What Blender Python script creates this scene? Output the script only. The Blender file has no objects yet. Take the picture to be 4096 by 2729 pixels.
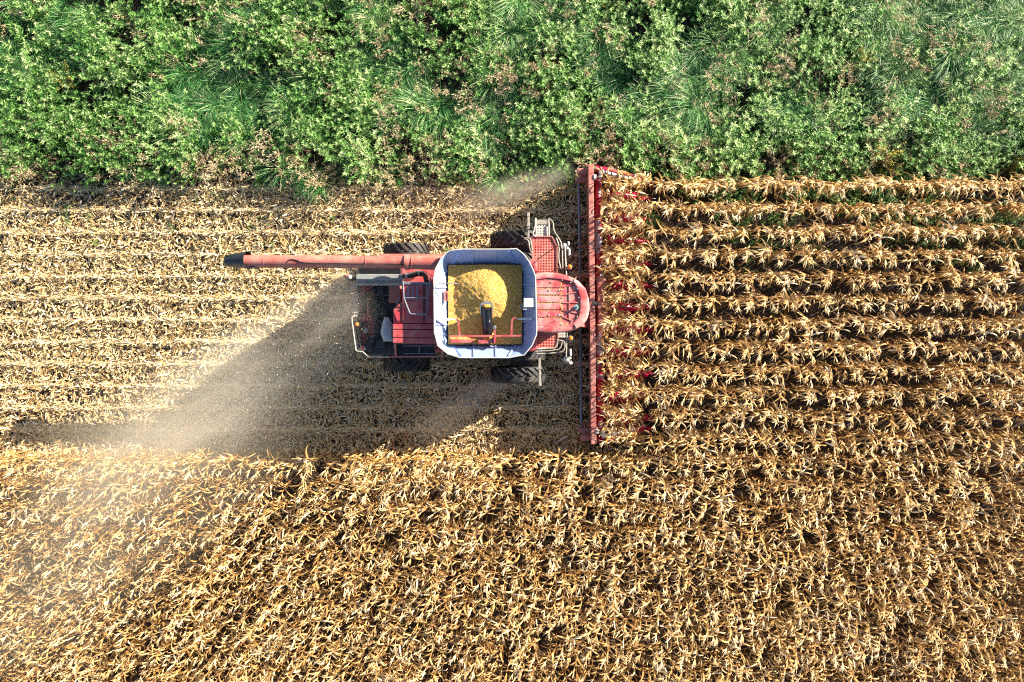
import bpy, math, random
import numpy as np
from mathutils import Vector, Matrix

random.seed(7)
rng = np.random.default_rng(11)
R = math.radians
scene = bpy.context.scene
COL = scene.collection

# ------------------------------------------------------------------ world scale
HC = 26.0            # drone height above the field
K0 = 0.00874         # metres per source pixel on the ground
ROW = 0.762          # corn row spacing
ROW0 = -0.02
def P(X, Y, z):
    s = K0*(HC - z)/HC
    return Vector(((X-2048)*s, (1364.5-Y)*s, z))
CROPS = {1: (1650, 930, 2.614), 2: (1350, 950, 2.851), 3: (850, 960, 3.923), 4: (1900, 850, 4.708),
         5: (2050, 1050, 5.2275), 6: (1900, 1300, 4.708), 7: (2250, 640, 3.92), 8: (2250, 1440, 3.92), 9: (2250, 1000, 3.135)}
def W(c, x, y, z):
    a, b, s = CROPS[c]
    return P(a+x/s, b+y/s, z)

SUN_AZ = R(32.0)     # direction towards the sun, from +X towards +Y
SUN_EL = R(19.0)

# ------------------------------------------------------------------ materials
def new_mat(name):
    m = bpy.data.materials.new(name); m.use_nodes = True
    return m, m.node_tree, m.node_tree.nodes['Principled BSDF']
def N(nt, t, **kw):
    n = nt.nodes.new(t)
    for k, v in kw.items():
        setattr(n, k, v)
    return n
def ramp(nt, stops, fac=None):
    n = nt.nodes.new('ShaderNodeValToRGB')
    e = n.color_ramp.elements
    while len(e) < len(stops): e.new(0.5)
    for i, (p, c) in enumerate(stops):
        e[i].position = p
        e[i].color = (c[0], c[1], c[2], 1) if not isinstance(c, float) else (c, c, c, 1)
    if fac is not None: nt.links.new(fac, n.inputs[0])
    return n
def math_n(nt, op, a, b=None, clamp=False):
    n = nt.nodes.new('ShaderNodeMath'); n.operation = op; n.use_clamp = clamp
    for i, v in enumerate((a, b)):
        if v is None: continue
        if isinstance(v, (int, float)): n.inputs[i].default_value = v
        else: nt.links.new(v, n.inputs[i])
    return n.outputs[0]
def noise(nt, vec, scale, detail=4, rough=0.6, dist=0.0):
    n = N(nt, 'ShaderNodeTexNoise')
    n.inputs['Scale'].default_value = scale; n.inputs['Detail'].default_value = detail
    n.inputs['Roughness'].default_value = rough; n.inputs['Distortion'].default_value = dist
    if vec is not None: nt.links.new(vec, n.inputs['Vector'])
    return n.outputs['Fac']
def coords(nt): return N(nt, 'ShaderNodeTexCoord').outputs['Object']
def mixc(nt, fac, a, b):
    n = N(nt, 'ShaderNodeMix', data_type='RGBA')
    for sock, v in ((n.inputs[0], fac), (n.inputs[6], a), (n.inputs[7], b)):
        if isinstance(v, (int, float)): sock.default_value = v
        elif isinstance(v, tuple): sock.default_value = (*v, 1)
        else: nt.links.new(v, sock)
    return n.outputs[2]
def bump(nt, b, h, strength, dist=0.02):
    n = N(nt, 'ShaderNodeBump'); n.inputs['Strength'].default_value = strength; n.inputs['Distance'].default_value = dist
    nt.links.new(h, n.inputs['Height']); nt.links.new(n.outputs[0], b.inputs['Normal'])

def paint(name, col, dust=(0.42, 0.31, 0.22), lo=0.45, hi=0.75, rough=0.45, metal=0.0, scale=2.2, amount=0.8, speck=0.35):
    m, nt, b = new_mat(name)
    c = coords(nt)
    f = ramp(nt, [(lo, (0., 0., 0.)), (hi, (1., 1., 1.))], noise(nt, c, scale, 6, 0.65, 0.4)).outputs[0]
    f = math_n(nt, 'MULTIPLY', f, amount)
    sp = ramp(nt, [(0.66, (0., 0., 0.)), (0.74, (1., 1., 1.))], noise(nt, c, 34, 2, 0.5)).outputs[0]
    f2 = math_n(nt, 'MULTIPLY', sp, speck)
    f = math_n(nt, 'MAXIMUM', f, f2)
    nt.links.new(mixc(nt, f, col, dust), b.inputs['Base Color'])
    r = math_n(nt, 'ADD', math_n(nt, 'MULTIPLY', f, 0.35), rough, True)
    nt.links.new(r, b.inputs['Roughness'])
    b.inputs['Metallic'].default_value = metal
    bump(nt, b, noise(nt, c, 5, 3), 0.12, 0.02)
    return m

M = {}
M['red'] = paint('red_paint', (0.40, 0.045, 0.06), dust=(0.42, 0.29, 0.25), lo=0.4, hi=0.8, amount=0.7)
M['roof'] = paint('roof_red', (0.43, 0.065, 0.075), dust=(0.45, 0.32, 0.29), lo=0.42, hi=0.66, scale=2.4, amount=0.85)
M['dusty_red'] = paint('dusty_red', (0.36, 0.07, 0.06), dust=(0.45, 0.3, 0.24), lo=0.3, hi=0.8, amount=0.8)
M['beam'] = paint('faded_red', (0.40, 0.105, 0.09), dust=(0.5, 0.32, 0.26), lo=0.3, hi=0.8, amount=0.7)
M['snout'] = paint('snout_red', (0.36, 0.006, 0.04), dust=(0.3, 0.16, 0.12), lo=0.55, hi=0.9, rough=0.25, amount=0.6)
M['auger_red'] = paint('worn_auger', (0.35, 0.012, 0.03), dust=(0.34, 0.36, 0.42), lo=0.52, hi=0.58, rough=0.25, metal=0.35, scale=1.5, amount=0.9)
M['steel'] = paint('galvanised_steel', (0.29, 0.39, 0.66), dust=(0.3, 0.29, 0.3), lo=0.5, hi=0.85, rough=0.42, metal=0.3, scale=3, amount=0.4, speck=0.12)  # sky blue of the shaded panels put into the base colour
M['silver'] = paint('bare_metal', (0.6, 0.6, 0.62), rough=0.3, metal=0.8, amount=0.4)
M['rail'] = paint('pale_rail', (0.36, 0.34, 0.31), rough=0.45, metal=0.2, amount=0.5)
M['greyplate'] = paint('grey_plate', (0.3, 0.33, 0.34), dust=(0.4, 0.36, 0.3), rough=0.5, metal=0.3, amount=0.6)
M['dark'] = paint('dark_machinery', (0.025, 0.026, 0.03), dust=(0.13, 0.12, 0.11), lo=0.4, hi=0.8, rough=0.55, amount=0.7)
M['black'] = paint('black_metal', (0.012, 0.013, 0.018), dust=(0.09, 0.08, 0.07), lo=0.55, hi=0.9, rough=0.3, amount=0.5)
M['bluegrey'] = paint('blue_grey_tube', (0.16, 0.2, 0.27), rough=0.4, metal=0.3, amount=0.4)
M['rubber'] = paint('tyre_rubber', (0.014, 0.014, 0.016), dust=(0.2, 0.17, 0.14), lo=0.5, hi=0.8, rough=0.65, amount=0.5, scale=3.5)
M['boot'] = paint('rubber_boot', (0.02, 0.024, 0.034), dust=(0.1, 0.1, 0.1), lo=0.5, hi=0.9, rough=0.35, amount=0.5)
M['plastic'] = paint('milky_plastic', (0.33, 0.38, 0.43), dust=(0.4, 0.38, 0.34), rough=0.3, amount=0.5)
M['white'] = paint('white_paint', (0.52, 0.53, 0.53), rough=0.4, amount=0.4)
M['rimpaint'] = paint('wheel_rim', (0.35, 0.34, 0.32), rough=0.5, amount=0.6)
m, nt, b = new_mat('amber_lens'); b.inputs['Base Color'].default_value = (0.85, 0.2, 0.01, 1); b.inputs['Roughness'].default_value = 0.15
b.inputs['Coat Weight'].default_value = 0.5; M['amber'] = m
m, nt, b = new_mat('red_lens'); b.inputs['Base Color'].default_value = (0.7, 0.08, 0.05, 1); b.inputs['Roughness'].default_value = 0.2; M['redlens'] = m
m, nt, b = new_mat('cab_glass'); b.inputs['Base Color'].default_value = (0.02, 0.025, 0.03, 1); b.inputs['Roughness'].default_value = 0.06; M['glass'] = m
m, nt, b = new_mat('mirror_glass'); b.inputs['Base Color'].default_value = (0.7, 0.75, 0.8, 1); b.inputs['Metallic'].default_value = 1; b.inputs['Roughness'].default_value = 0.05; M['mirror'] = m
m, nt, b = new_mat('green_antenna'); b.inputs['Base Color'].default_value = (0.25, 0.4, 0.42, 1); b.inputs['Roughness'].default_value = 0.3; M['antenna'] = m

def perforated(name, col, pitch, rad):
    m, nt, b = new_mat(name)
    c = coords(nt)
    sx = N(nt, 'ShaderNodeSeparateXYZ'); nt.links.new(c, sx.inputs[0])
    ds = []
    for off in (0.0, 0.5):
        q = []
        for i in (0, 1):
            u = math_n(nt, 'FRACT', math_n(nt, 'ADD', math_n(nt, 'DIVIDE', sx.outputs[i], pitch), off+100))
            u = math_n(nt, 'SUBTRACT', u, 0.5); q.append(math_n(nt, 'MULTIPLY', u, u))
        ds.append(math_n(nt, 'SQRT', math_n(nt, 'ADD', q[0], q[1])))
    d1 = math_n(nt, 'LESS_THAN', ds[0], rad/pitch); d2 = math_n(nt, 'LESS_THAN', ds[1], rad*0.55/pitch)
    f = ramp(nt, [(0.4, (0., 0., 0.)), (0.8, (1., 1., 1.))], noise(nt, c, 2.5, 5)).outputs[0]
    base = mixc(nt, math_n(nt, 'MULTIPLY', f, 0.6), col, (0.46, 0.32, 0.26))
    base = mixc(nt, d2, base, (0.6, 0.5, 0.45))
    nt.links.new(base, b.inputs['Base Color']); b.inputs['Roughness'].default_value = 0.5
    tr = N(nt, 'ShaderNodeBsdfTransparent'); mx = N(nt, 'ShaderNodeMixShader')
    nt.links.new(d1, mx.inputs[0]); nt.links.new(b.outputs[0], mx.inputs[1]); nt.links.new(tr.outputs[0], mx.inputs[2])
    out = [n for n in nt.nodes if n.type == 'OUTPUT_MATERIAL'][0]
    nt.links.new(mx.outputs[0], out.inputs[0])
    return m
M['perf_red'] = perforated('perforated_red_deck', (0.45, 0.07, 0.06), 0.088, 0.021)
M['perf_grey'] = perforated('perforated_grey_step', (0.42, 0.43, 0.42), 0.088, 0.021)

def grain_mat():
    m, nt, b = new_mat('corn_kernels')
    c = coords(nt)
    v = N(nt, 'ShaderNodeTexVoronoi'); v.inputs['Scale'].default_value = 55; nt.links.new(c, v.inputs['Vector'])
    s = N(nt, 'ShaderNodeSeparateColor'); nt.links.new(v.outputs['Color'], s.inputs[0])
    r1 = ramp(nt, [(0.0, (0.26, 0.12, 0.02)), (0.2, (0.5, 0.27, 0.04)), (0.6, (0.64, 0.37, 0.06)), (0.93, (0.72, 0.46, 0.10)), (1.0, (0.8, 0.7, 0.5))], s.outputs[0])
    f = noise(nt, c, 4, 5)
    f = ramp(nt, [(0.62, (0., 0., 0.)), (0.8, (1., 1., 1.))], f).outputs[0]
    nt.links.new(mixc(nt, math_n(nt, 'MULTIPLY', f, 0.6), r1.outputs[0], (0.33, 0.15, 0.03)), b.inputs['Base Color'])
    b.inputs['Roughness'].default_value = 0.55
    bump(nt, b, v.outputs['Distance'], 0.9, 0.02)
    return m
M['grain'] = grain_mat()

def veg(name, stops, rough=0.6, transl=0.25, spec=0.3):
    m, nt, b = new_mat(name)
    a = N(nt, 'ShaderNodeAttribute'); a.attribute_name = 'tint'
    r = ramp(nt, stops, a.outputs['Fac'])
    nt.links.new(r.outputs[0], b.inputs['Base Color'])
    b.inputs['Roughness'].default_value = rough
    b.inputs['Specular IOR Level'].default_value = spec
    t = N(nt, 'ShaderNodeBsdfTranslucent'); nt.links.new(r.outputs[0], t.inputs[0])
    mx = N(nt, 'ShaderNodeMixShader'); mx.inputs[0].default_value = transl
    nt.links.new(b.outputs[0], mx.inputs[1]); nt.links.new(t.outputs[0], mx.inputs[2])
    out = [n for n in nt.nodes if n.type == 'OUTPUT_MATERIAL'][0]
    nt.links.new(mx.outputs[0], out.inputs[0])
    return m
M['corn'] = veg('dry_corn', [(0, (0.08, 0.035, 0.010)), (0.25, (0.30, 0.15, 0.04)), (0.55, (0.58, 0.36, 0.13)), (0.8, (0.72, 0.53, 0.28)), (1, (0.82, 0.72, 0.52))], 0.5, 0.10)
M['straw'] = veg('straw_litter', [(0, (0.08, 0.045, 0.02)), (0.25, (0.38, 0.235, 0.085)), (0.5, (0.62, 0.44, 0.20)), (0.8, (0.78, 0.63, 0.38)), (1, (0.88, 0.80, 0.60))], 0.5, 0.1)
M['grass'] = veg('green_grass', [(0, (0.016, 0.085, 0.02)), (0.4, (0.055, 0.245, 0.06)), (0.75, (0.20, 0.44, 0.15)), (1, (0.6, 0.64, 0.36))], 0.45, 0.2, 0.4)
M['weed'] = veg('green_weed', [(0, (0.022, 0.085, 0.015)), (0.4, (0.10, 0.26, 0.05)), (0.75, (0.28, 0.48, 0.14)), (1, (0.52, 0.64, 0.30))], 0.5, 0.22)
M['deadweed'] = veg('dead_weed', [(0, (0.16, 0.11, 0.05)), (0.5, (0.44, 0.35, 0.2)), (1, (0.66, 0.57, 0.40))], 0.7, 0.15)
M['yellowweed'] = veg('yellow_weed', [(0, (0.28, 0.22, 0.03)), (0.5, (0.46, 0.40, 0.07)), (1, (0.62, 0.58, 0.2))], 0.6, 0.3)

def soil_mat():
    m, nt, b = new_mat('soil')
    c = coords(nt)
    r = ramp(nt, [(0.3, (0.018, 0.013, 0.01)), (0.55, (0.04, 0.028, 0.02)), (0.8, (0.085, 0.06, 0.04))], noise(nt, c, 1.7, 10, 0.7))
    nt.links.new(r.outputs[0], b.inputs['Base Color']); b.inputs['Roughness'].default_value = 0.9
    bump(nt, b, noise(nt, c, 9, 8, 0.7), 0.8, 0.05)
    return m
M['soil'] = soil_mat()

# ------------------------------------------------------------------ mesh builder
class MB:
    def __init__(s): s.v = []; s.f = []
    def add(s, vs, fs):
        o = len(s.v); s.v += [Vector(v) for v in vs]; s.f += [tuple(i+o for i in f) for f in fs]; return s
    def box(s, c, size, rz=0, M4=None):
        hx, hy, hz = size[0]/2, size[1]/2, size[2]/2
        vs = [Vector((x, y, z)) for x in (-hx, hx) for y in (-hy, hy) for z in (-hz, hz)]
        m = M4 if M4 is not None else Matrix.Rotation(rz, 3, 'Z')
        return s.add([m @ v + Vector(c) for v in vs], [(0, 1, 3, 2), (4, 6, 7, 5), (0, 4, 5, 1), (2, 3, 7, 6), (0, 2, 6, 4), (1, 5, 7, 3)])
    def span(s, a, b, w, h):
        """box bar from a to b, w wide sideways and h tall"""
        a, b = Vector(a), Vector(b); d = b-a; L = d.length; x = d.normalized()
        up = Vector((0, 0, 1)) if abs(x.z) < 0.95 else Vector((0, 1, 0))
        y = up.cross(x).normalized(); z = x.cross(y)
        return s.box((a+b)/2, (L, w, h), M4=Matrix((x, y, z)).transposed())
    def prism(s, pts, z0, z1):
        n = len(pts)
        area = sum(pts[i][0]*pts[(i+1) % n][1]-pts[(i+1) % n][0]*pts[i][1] for i in range(n))
        if area < 0: pts = pts[::-1]
        vs = [(p[0], p[1], z0) for p in pts]+[(p[0], p[1], z1) for p in pts]
        fs = [tuple(range(n))[::-1], tuple(range(n, 2*n))]+[(i, (i+1) % n, n+(i+1) % n, n+i) for i in range(n)]
        return s.add(vs, fs)
    def loft(s, rings, cap=True, closed=True):
        n = len(rings[0]); vs = [p for r in rings for p in r]; fs = []
        for i in range(len(rings)-1):
            for j in range(n if closed else n-1):
                k = (j+1) % n
                fs.append((i*n+j, i*n+k, (i+1)*n+k, (i+1)*n+j))
        if cap: fs += [tuple(range(n))[::-1], tuple(range((len(rings)-1)*n, len(rings)*n))]
        return s.add(vs, fs)
    def cone(s, a, b, r0, r1, n=14, cap=True):
        a, b = Vector(a), Vector(b); x = (b-a).normalized()
        up = Vector((0, 0, 1)) if abs(x.z) < 0.9 else Vector((1, 0, 0))
        y = up.cross(x).normalized(); z = x.cross(y)
        ring = lambda c, r: [c+(y*math.cos(t)+z*math.sin(t))*r for t in [2*math.pi*i/n for i in range(n)]]
        return s.loft([ring(a, r0), ring(b, r1)], cap)
    def tube(s, pts, r, n=8, smooth=0):
        pts = [Vector(p) for p in pts]
        for _ in range(smooth):
            q = [pts[0]]
            for a, b in zip(pts[:-1], pts[1:]): q += [a*0.75+b*0.25, a*0.25+b*0.75]
            pts = q+[pts[-1]]
        rings = []; prev = None
        for i, p in enumerate(pts):
            d = (pts[min(i+1, len(pts)-1)]-pts[max(i-1, 0)]).normalized()
            if prev is None:
                up = Vector((0, 0, 1)) if abs(d.z) < 0.9 else Vector((1, 0, 0)); y = up.cross(d).normalized()
            else:
                y = (prev-d*prev.dot(d)).normalized()
            prev = y; z = d.cross(y)
            rings.append([p+(y*math.cos(t)+z*math.sin(t))*r for t in [2*math.pi*k/n for k in range(n)]])
        return s.loft(rings)
    def dome(s, c, r, h, n=14, m=5):
        c = Vector(c); rings = []
        for i in range(m):
            t = math.pi/2*i/m
            rings.append([c+Vector((math.cos(a)*r*math.cos(t), math.sin(a)*r*math.cos(t), h*math.sin(t))) for a in [2*math.pi*k/n for k in range(n)]])
        return s.loft(rings)
    def build(s, name, mat, root=None, parent=None, smooth=False, bevel=0.0):
        off = root.location if root is not None else Vector((0, 0, 0))
        me = bpy.data.meshes.new(name)
        me.from_pydata([tuple(v-off) for v in s.v], [], s.f)
        me.materials.append(mat)
        if smooth:
            me.polygons.foreach_set('use_smooth', [True]*len(me.polygons))
        o = bpy.data.objects.new(name, me); COL.objects.link(o)
        if parent is None: parent = root
        if parent is not None: o.parent = parent
        if smooth:
            try:
                me.set_sharp_from_angle(angle=R(40))
            except Exception: pass
        if bevel:
            bm = o.modifiers.new('bevel', 'BEVEL'); bm.width = bevel; bm.segments = 2; bm.limit_method = 'ANGLE'; bm.angle_limit = R(35)
        return o

def tag(o, label=None, cat=None, group=None, kind=None):
    for k, v in (('label', label), ('category', cat), ('group', group), ('kind', kind)):
        if v: o[k] = v
    return o
def empty(name, loc, label, cat, group=None):
    o = bpy.data.objects.new(name, None); COL.objects.link(o); o.location = loc; o.empty_display_size = 0.3
    return tag(o, label, cat, group)

# ------------------------------------------------------------------ big numpy meshes
def np_mesh(name, V, Q, T, mat, smooth=False):
    me = bpy.data.meshes.new(name)
    me.vertices.add(len(V)); me.vertices.foreach_set('co', V.astype(np.float32).ravel())
    me.loops.add(Q.size); me.loops.foreach_set('vertex_index', Q.astype(np.int32).ravel())
    me.polygons.add(len(Q)); me.polygons.foreach_set('loop_start', np.arange(0, Q.size, 4, dtype=np.int32))
    if smooth: me.polygons.foreach_set('use_smooth', np.ones(len(Q), dtype=bool))
    me.update(calc_edges=True)
    a = me.attributes.new('tint', 'FLOAT', 'POINT'); a.data.foreach_set('value', np.clip(T, 0, 1).astype(np.float32))
    me.materials.append(mat)
    return me
def np_obj(name, V, Q, T, mat, label, cat, kind='stuff', smooth=False):
    o = bpy.data.objects.new(name, np_mesh(name, V, Q, T, mat, smooth)); COL.objects.link(o)
    return tag(o, label, cat, kind=kind)

class Bits:
    """strips of quads in one variant"""
    def __init__(s): s.V = []; s.Q = []; s.T = []; s.n = 0
    def strip(s, p, az, el, L, w, droop, segs, tint, roll=0.0, twist=0.0, profile=None, az_turn=0.0):
        p = np.array(p, float); vs = []
        for i in range(segs+1):
            t = i/segs
            d = np.array([math.cos(el)*math.cos(az), math.cos(el)*math.sin(az), math.sin(el)])
            side = np.array([-math.sin(az), math.cos(az), 0.0]); nrm = np.cross(d, side)
            a = roll+twist*t
            sd = side*math.cos(a)+nrm*math.sin(a)
            ww = w*(profile(t) if profile else (1-t)**0.6*min(1, 0.5+3*t)+0.04)
            vs += [p-sd*ww/2, p+sd*ww/2]
            p = p+d*L/segs
            el = max(el-droop/segs, -1.5); az += az_turn/segs
        b = s.n
        s.V += vs; s.T += [tint]*len(vs)
        s.Q += [(b+2*i, b+2*i+1, b+2*i+3, b+2*i+2) for i in range(segs)]
        s.n += len(vs)
        return p
    def rod(s, pts, r0, r1, tint, n=4):
        b = s.n; pts = [np.array(q, float) for q in pts]; m = len(pts)
        for i, q in enumerate(pts):
            d = pts[min(i+1, m-1)]-pts[max(i-1, 0)]; d = d/np.linalg.norm(d)
            u = np.cross(d, [0.3, 0.9, 0.1]); u /= np.linalg.norm(u); v = np.cross(d, u)
            r = r0+(r1-r0)*i/(m-1)
            for k in range(n):
                a = 2*math.pi*k/n; s.V.append(q+(u*math.cos(a)+v*math.sin(a))*r); s.T.append(tint)
        for i in range(m-1):
            for k in range(n):
                k2 = (k+1) % n
                s.Q.append((b+i*n+k, b+i*n+k2, b+(i+1)*n+k2, b+(i+1)*n+k))
        s.n += m*n
    def arr(s): return np.array(s.V), np.array(s.Q, dtype=np.int64), np.array(s.T)

def scatter(variants, vi, pos, rz, sc, dt=None):
    """place variant vi[i] at pos[i]; returns merged arrays"""
    Vs, Qs, Ts = [], [], []; base = 0
    if dt is None: dt = np.zeros(len(pos))
    for k, (V, Q, T) in enumerate(variants):
        idx = np.nonzero(vi == k)[0]
        if len(idx) == 0: continue
        c, s_ = np.cos(rz[idx])[:, None], np.sin(rz[idx])[:, None]; S = sc[idx][:, None]
        X = (V[None, :, 0]*c-V[None, :, 1]*s_)*S+pos[idx, 0][:, None]
        Y = (V[None, :, 0]*s_+V[None, :, 1]*c)*S+pos[idx, 1][:, None]
        Z = V[None, :, 2]*S+pos[idx, 2][:, None]
        Vs.append(np.stack([X, Y, Z], -1).reshape(-1, 3))
        Qs.append((Q[None]+(base+np.arange(len(idx))*len(V))[:, None, None]).reshape(-1, 4))
        Ts.append((T[None]+dt[idx][:, None]).reshape(-1))
        base += len(idx)*len(V)
    return np.concatenate(Vs), np.concatenate(Qs), np.concatenate(Ts)

class Field:
    def __init__(s, cell, seed):
        s.c = cell; s.g = np.random.default_rng(seed).random((64, 64))
    def __call__(s, x, y):
        u, v = np.asarray(x)/s.c+20, np.asarray(y)/s.c+20
        i, j = np.floor(u).astype(int), np.floor(v).astype(int); fu, fv = u-i, v-j
        fu = fu*fu*(3-2*fu); fv = fv*fv*(3-2*fv)
        g = lambda a, b_: s.g[a % 64, b_ % 64]
        return (g(i, j)*(1-fu)+g(i+1, j)*fu)*(1-fv)+(g(i, j+1)*(1-fu)+g(i+1, j+1)*fu)*fv

# ------------------------------------------------------------------ ground
gm = MB(); gm.add([(-1500, -1500, 0), (1500, -1500, 0), (1500, 1500, 0), (-1500, 1500, 0)], [(0, 1, 2, 3)])
tag(gm.build('ground', M['soil']), kind='structure', label='dark bare soil of the field')

WIND = R(180+50)     # plants lean to the lower left of the picture
XL, XR = -21.0, 21.0

# ------------------------------------------------------------------ corn plants
def make_corn(seed, lying=0.0):
    r = random.Random(seed)
    st, lf, ts = Bits(), Bits(), Bits()
    h = r.uniform(1.6, 2.1); bend = r.uniform(0.45, 1.1)+lying
    pts = []; p = np.array([0., 0., 0.]); el = R(88)-lying*0.5; wob = r.uniform(-.12, .12); segs = 12; L = h*1.13
    for i in range(segs+1):
        pts.append(p.copy())
        t = i/segs
        e = el - (max(0, (t-0.45)/0.55)**1.5)*bend*1.3
        a = wob*t*3
        p = p+np.array([math.cos(e)*math.cos(a), math.cos(e)*math.sin(a), math.sin(e)])*L/segs
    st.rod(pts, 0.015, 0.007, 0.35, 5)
    def at(t):
        f = t*segs; i = min(int(f), segs-1); return pts[i]+(pts[i+1]-pts[i])*(f-i)
    k = 0
    nl = r.randint(10, 12)
    for i in range(nl):
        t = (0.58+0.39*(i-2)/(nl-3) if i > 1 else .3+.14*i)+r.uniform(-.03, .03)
        base = at(t)
        az = (0 if i % 2 else math.pi)+r.gauss(0.0, 0.5)+math.pi/2
        if r.random() < .5:      # leaves spread along the row
            az = R(130 if i % 2 else -50)+r.gauss(0, .45)
        else:                    # the rest are dragged round downwind, towards +X
            az = math.atan2(math.sin(az)*0.75, math.cos(az)*0.6+0.75+r.uniform(-.5, .4))
        Lf = r.uniform(0.34, 0.7)*(1.0 if t < 0.8 else 0.75)
        tint = min(1, max(0, r.gauss(0.05+.66*t, 0.16)))  # darker down the plant: older leaves, plus canopy shade put into the tint
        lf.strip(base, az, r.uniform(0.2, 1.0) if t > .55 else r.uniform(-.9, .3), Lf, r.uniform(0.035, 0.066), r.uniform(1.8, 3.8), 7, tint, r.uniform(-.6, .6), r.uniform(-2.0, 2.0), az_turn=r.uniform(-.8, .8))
    for j in range(r.choice((1, 1, 2))):   # husk
        t = r.uniform(.45, .58); az = r.uniform(0, 6.28); b0 = at(t); e = r.uniform(-1.2, .3)
        d = np.array([math.cos(e)*math.cos(az), math.cos(e)*math.sin(az), math.sin(e)])
        q = [b0+d*x for x in (0.0, .05, .13, .2, .25)]
        o = lf.n
        lf.rod(q[:3], 0.012, 0.03, r.uniform(.6, .9), 5); lf.rod(q[2:], 0.03, 0.006, r.uniform(.6, .9), 5)
    top = pts[-1]; d = pts[-1]-pts[-2]; az0 = math.atan2(d[1], d[0]); el0 = math.atan2(d[2], math.hypot(d[0], d[1]))
    ts.rod([top, top+d/np.linalg.norm(d)*.16, top+d/np.linalg.norm(d)*.3+np.array([0, 0, -.03])], 0.008, 0.004, 0.95, 3)
    for j in range(r.randint(4, 7)):
        s0 = top+d/np.linalg.norm(d)*r.uniform(0, .1)
        ts.strip(s0, az0+r.gauss(0, .42), el0+r.gauss(0, .35), r.uniform(.14, .26), 0.013, r.uniform(0.2, 1.3), 3, r.uniform(.68, .95), r.uniform(-.5, .5), 0, profile=lambda t: 1-.5*t)
    return st, lf, ts
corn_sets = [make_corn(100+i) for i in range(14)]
def merged(sets):
    V, Q, T = [], [], []; n = 0
    for b in sets:
        v, q, t = b.arr(); V.append(v); Q.append(q+n); T.append(t); n += len(v)
    return np.concatenate(V), np.concatenate(Q), np.concatenate(T)
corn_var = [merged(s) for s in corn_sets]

HDR_X = 3.25    # stalks still standing start here, inside the header's snouts
plants = []     # x, y, rot, scale, group
for k in range(7, -22, -1):
    y0 = ROW0+ROW*k
    x = (HDR_X if k >= -4 else XL)+random.uniform(0, .15)
    while x < XR:
        y = y0+random.gauss(0, .035)
        g = None
        if k >= -4 and x < 4.75: g = 'B'
        elif k == 7 and x < 17.2: g = 'C'
        elif k == -5 and -17.6 < x < 2.7: g = 'A'
        rz = WIND+random.gauss(0, .42)
        sc = random.uniform(.86, 1.1)
        if g == 'B':
            rz = R(195)+random.gauss(0, .55); sc *= 0.95
        if random.random() > 0.04:
            plants.append((x, y, rz, sc, g))
        x += random.gauss(.168, .035) if k < 7 else random.gauss(.178, .04)
stuffp = [p for p in plants if p[4] is None]
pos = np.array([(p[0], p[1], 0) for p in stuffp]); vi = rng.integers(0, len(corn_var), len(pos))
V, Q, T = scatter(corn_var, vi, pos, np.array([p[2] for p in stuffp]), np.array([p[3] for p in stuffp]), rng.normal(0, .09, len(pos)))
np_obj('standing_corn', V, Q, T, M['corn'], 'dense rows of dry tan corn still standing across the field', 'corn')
# individual plants
LAB = {'A': ('dry corn plant in the first standing row along the harvested strip', 'corn plants along the edge of the harvested strip'),
       'B': ('dry corn plant between the snouts of the red corn header', 'corn plants being taken in by the header'),
       'C': ('dry corn plant in the outermost row beside the green weeds', 'corn plants in the row beside the weeds')}
protos = []
for st, lf, ts in corn_sets:
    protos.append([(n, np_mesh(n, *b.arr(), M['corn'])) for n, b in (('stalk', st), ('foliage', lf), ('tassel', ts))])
src = {}
nB = 0
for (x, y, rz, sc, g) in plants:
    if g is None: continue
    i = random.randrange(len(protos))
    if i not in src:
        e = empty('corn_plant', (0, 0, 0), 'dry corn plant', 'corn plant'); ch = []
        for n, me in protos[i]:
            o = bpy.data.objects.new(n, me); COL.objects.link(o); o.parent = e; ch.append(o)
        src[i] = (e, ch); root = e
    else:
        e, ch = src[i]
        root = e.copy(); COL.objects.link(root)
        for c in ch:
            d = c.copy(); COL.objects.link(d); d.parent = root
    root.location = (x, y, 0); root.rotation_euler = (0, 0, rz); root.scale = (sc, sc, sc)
    root['label'], root['group'] = LAB[g]; root['category'] = 'corn plant'

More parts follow.
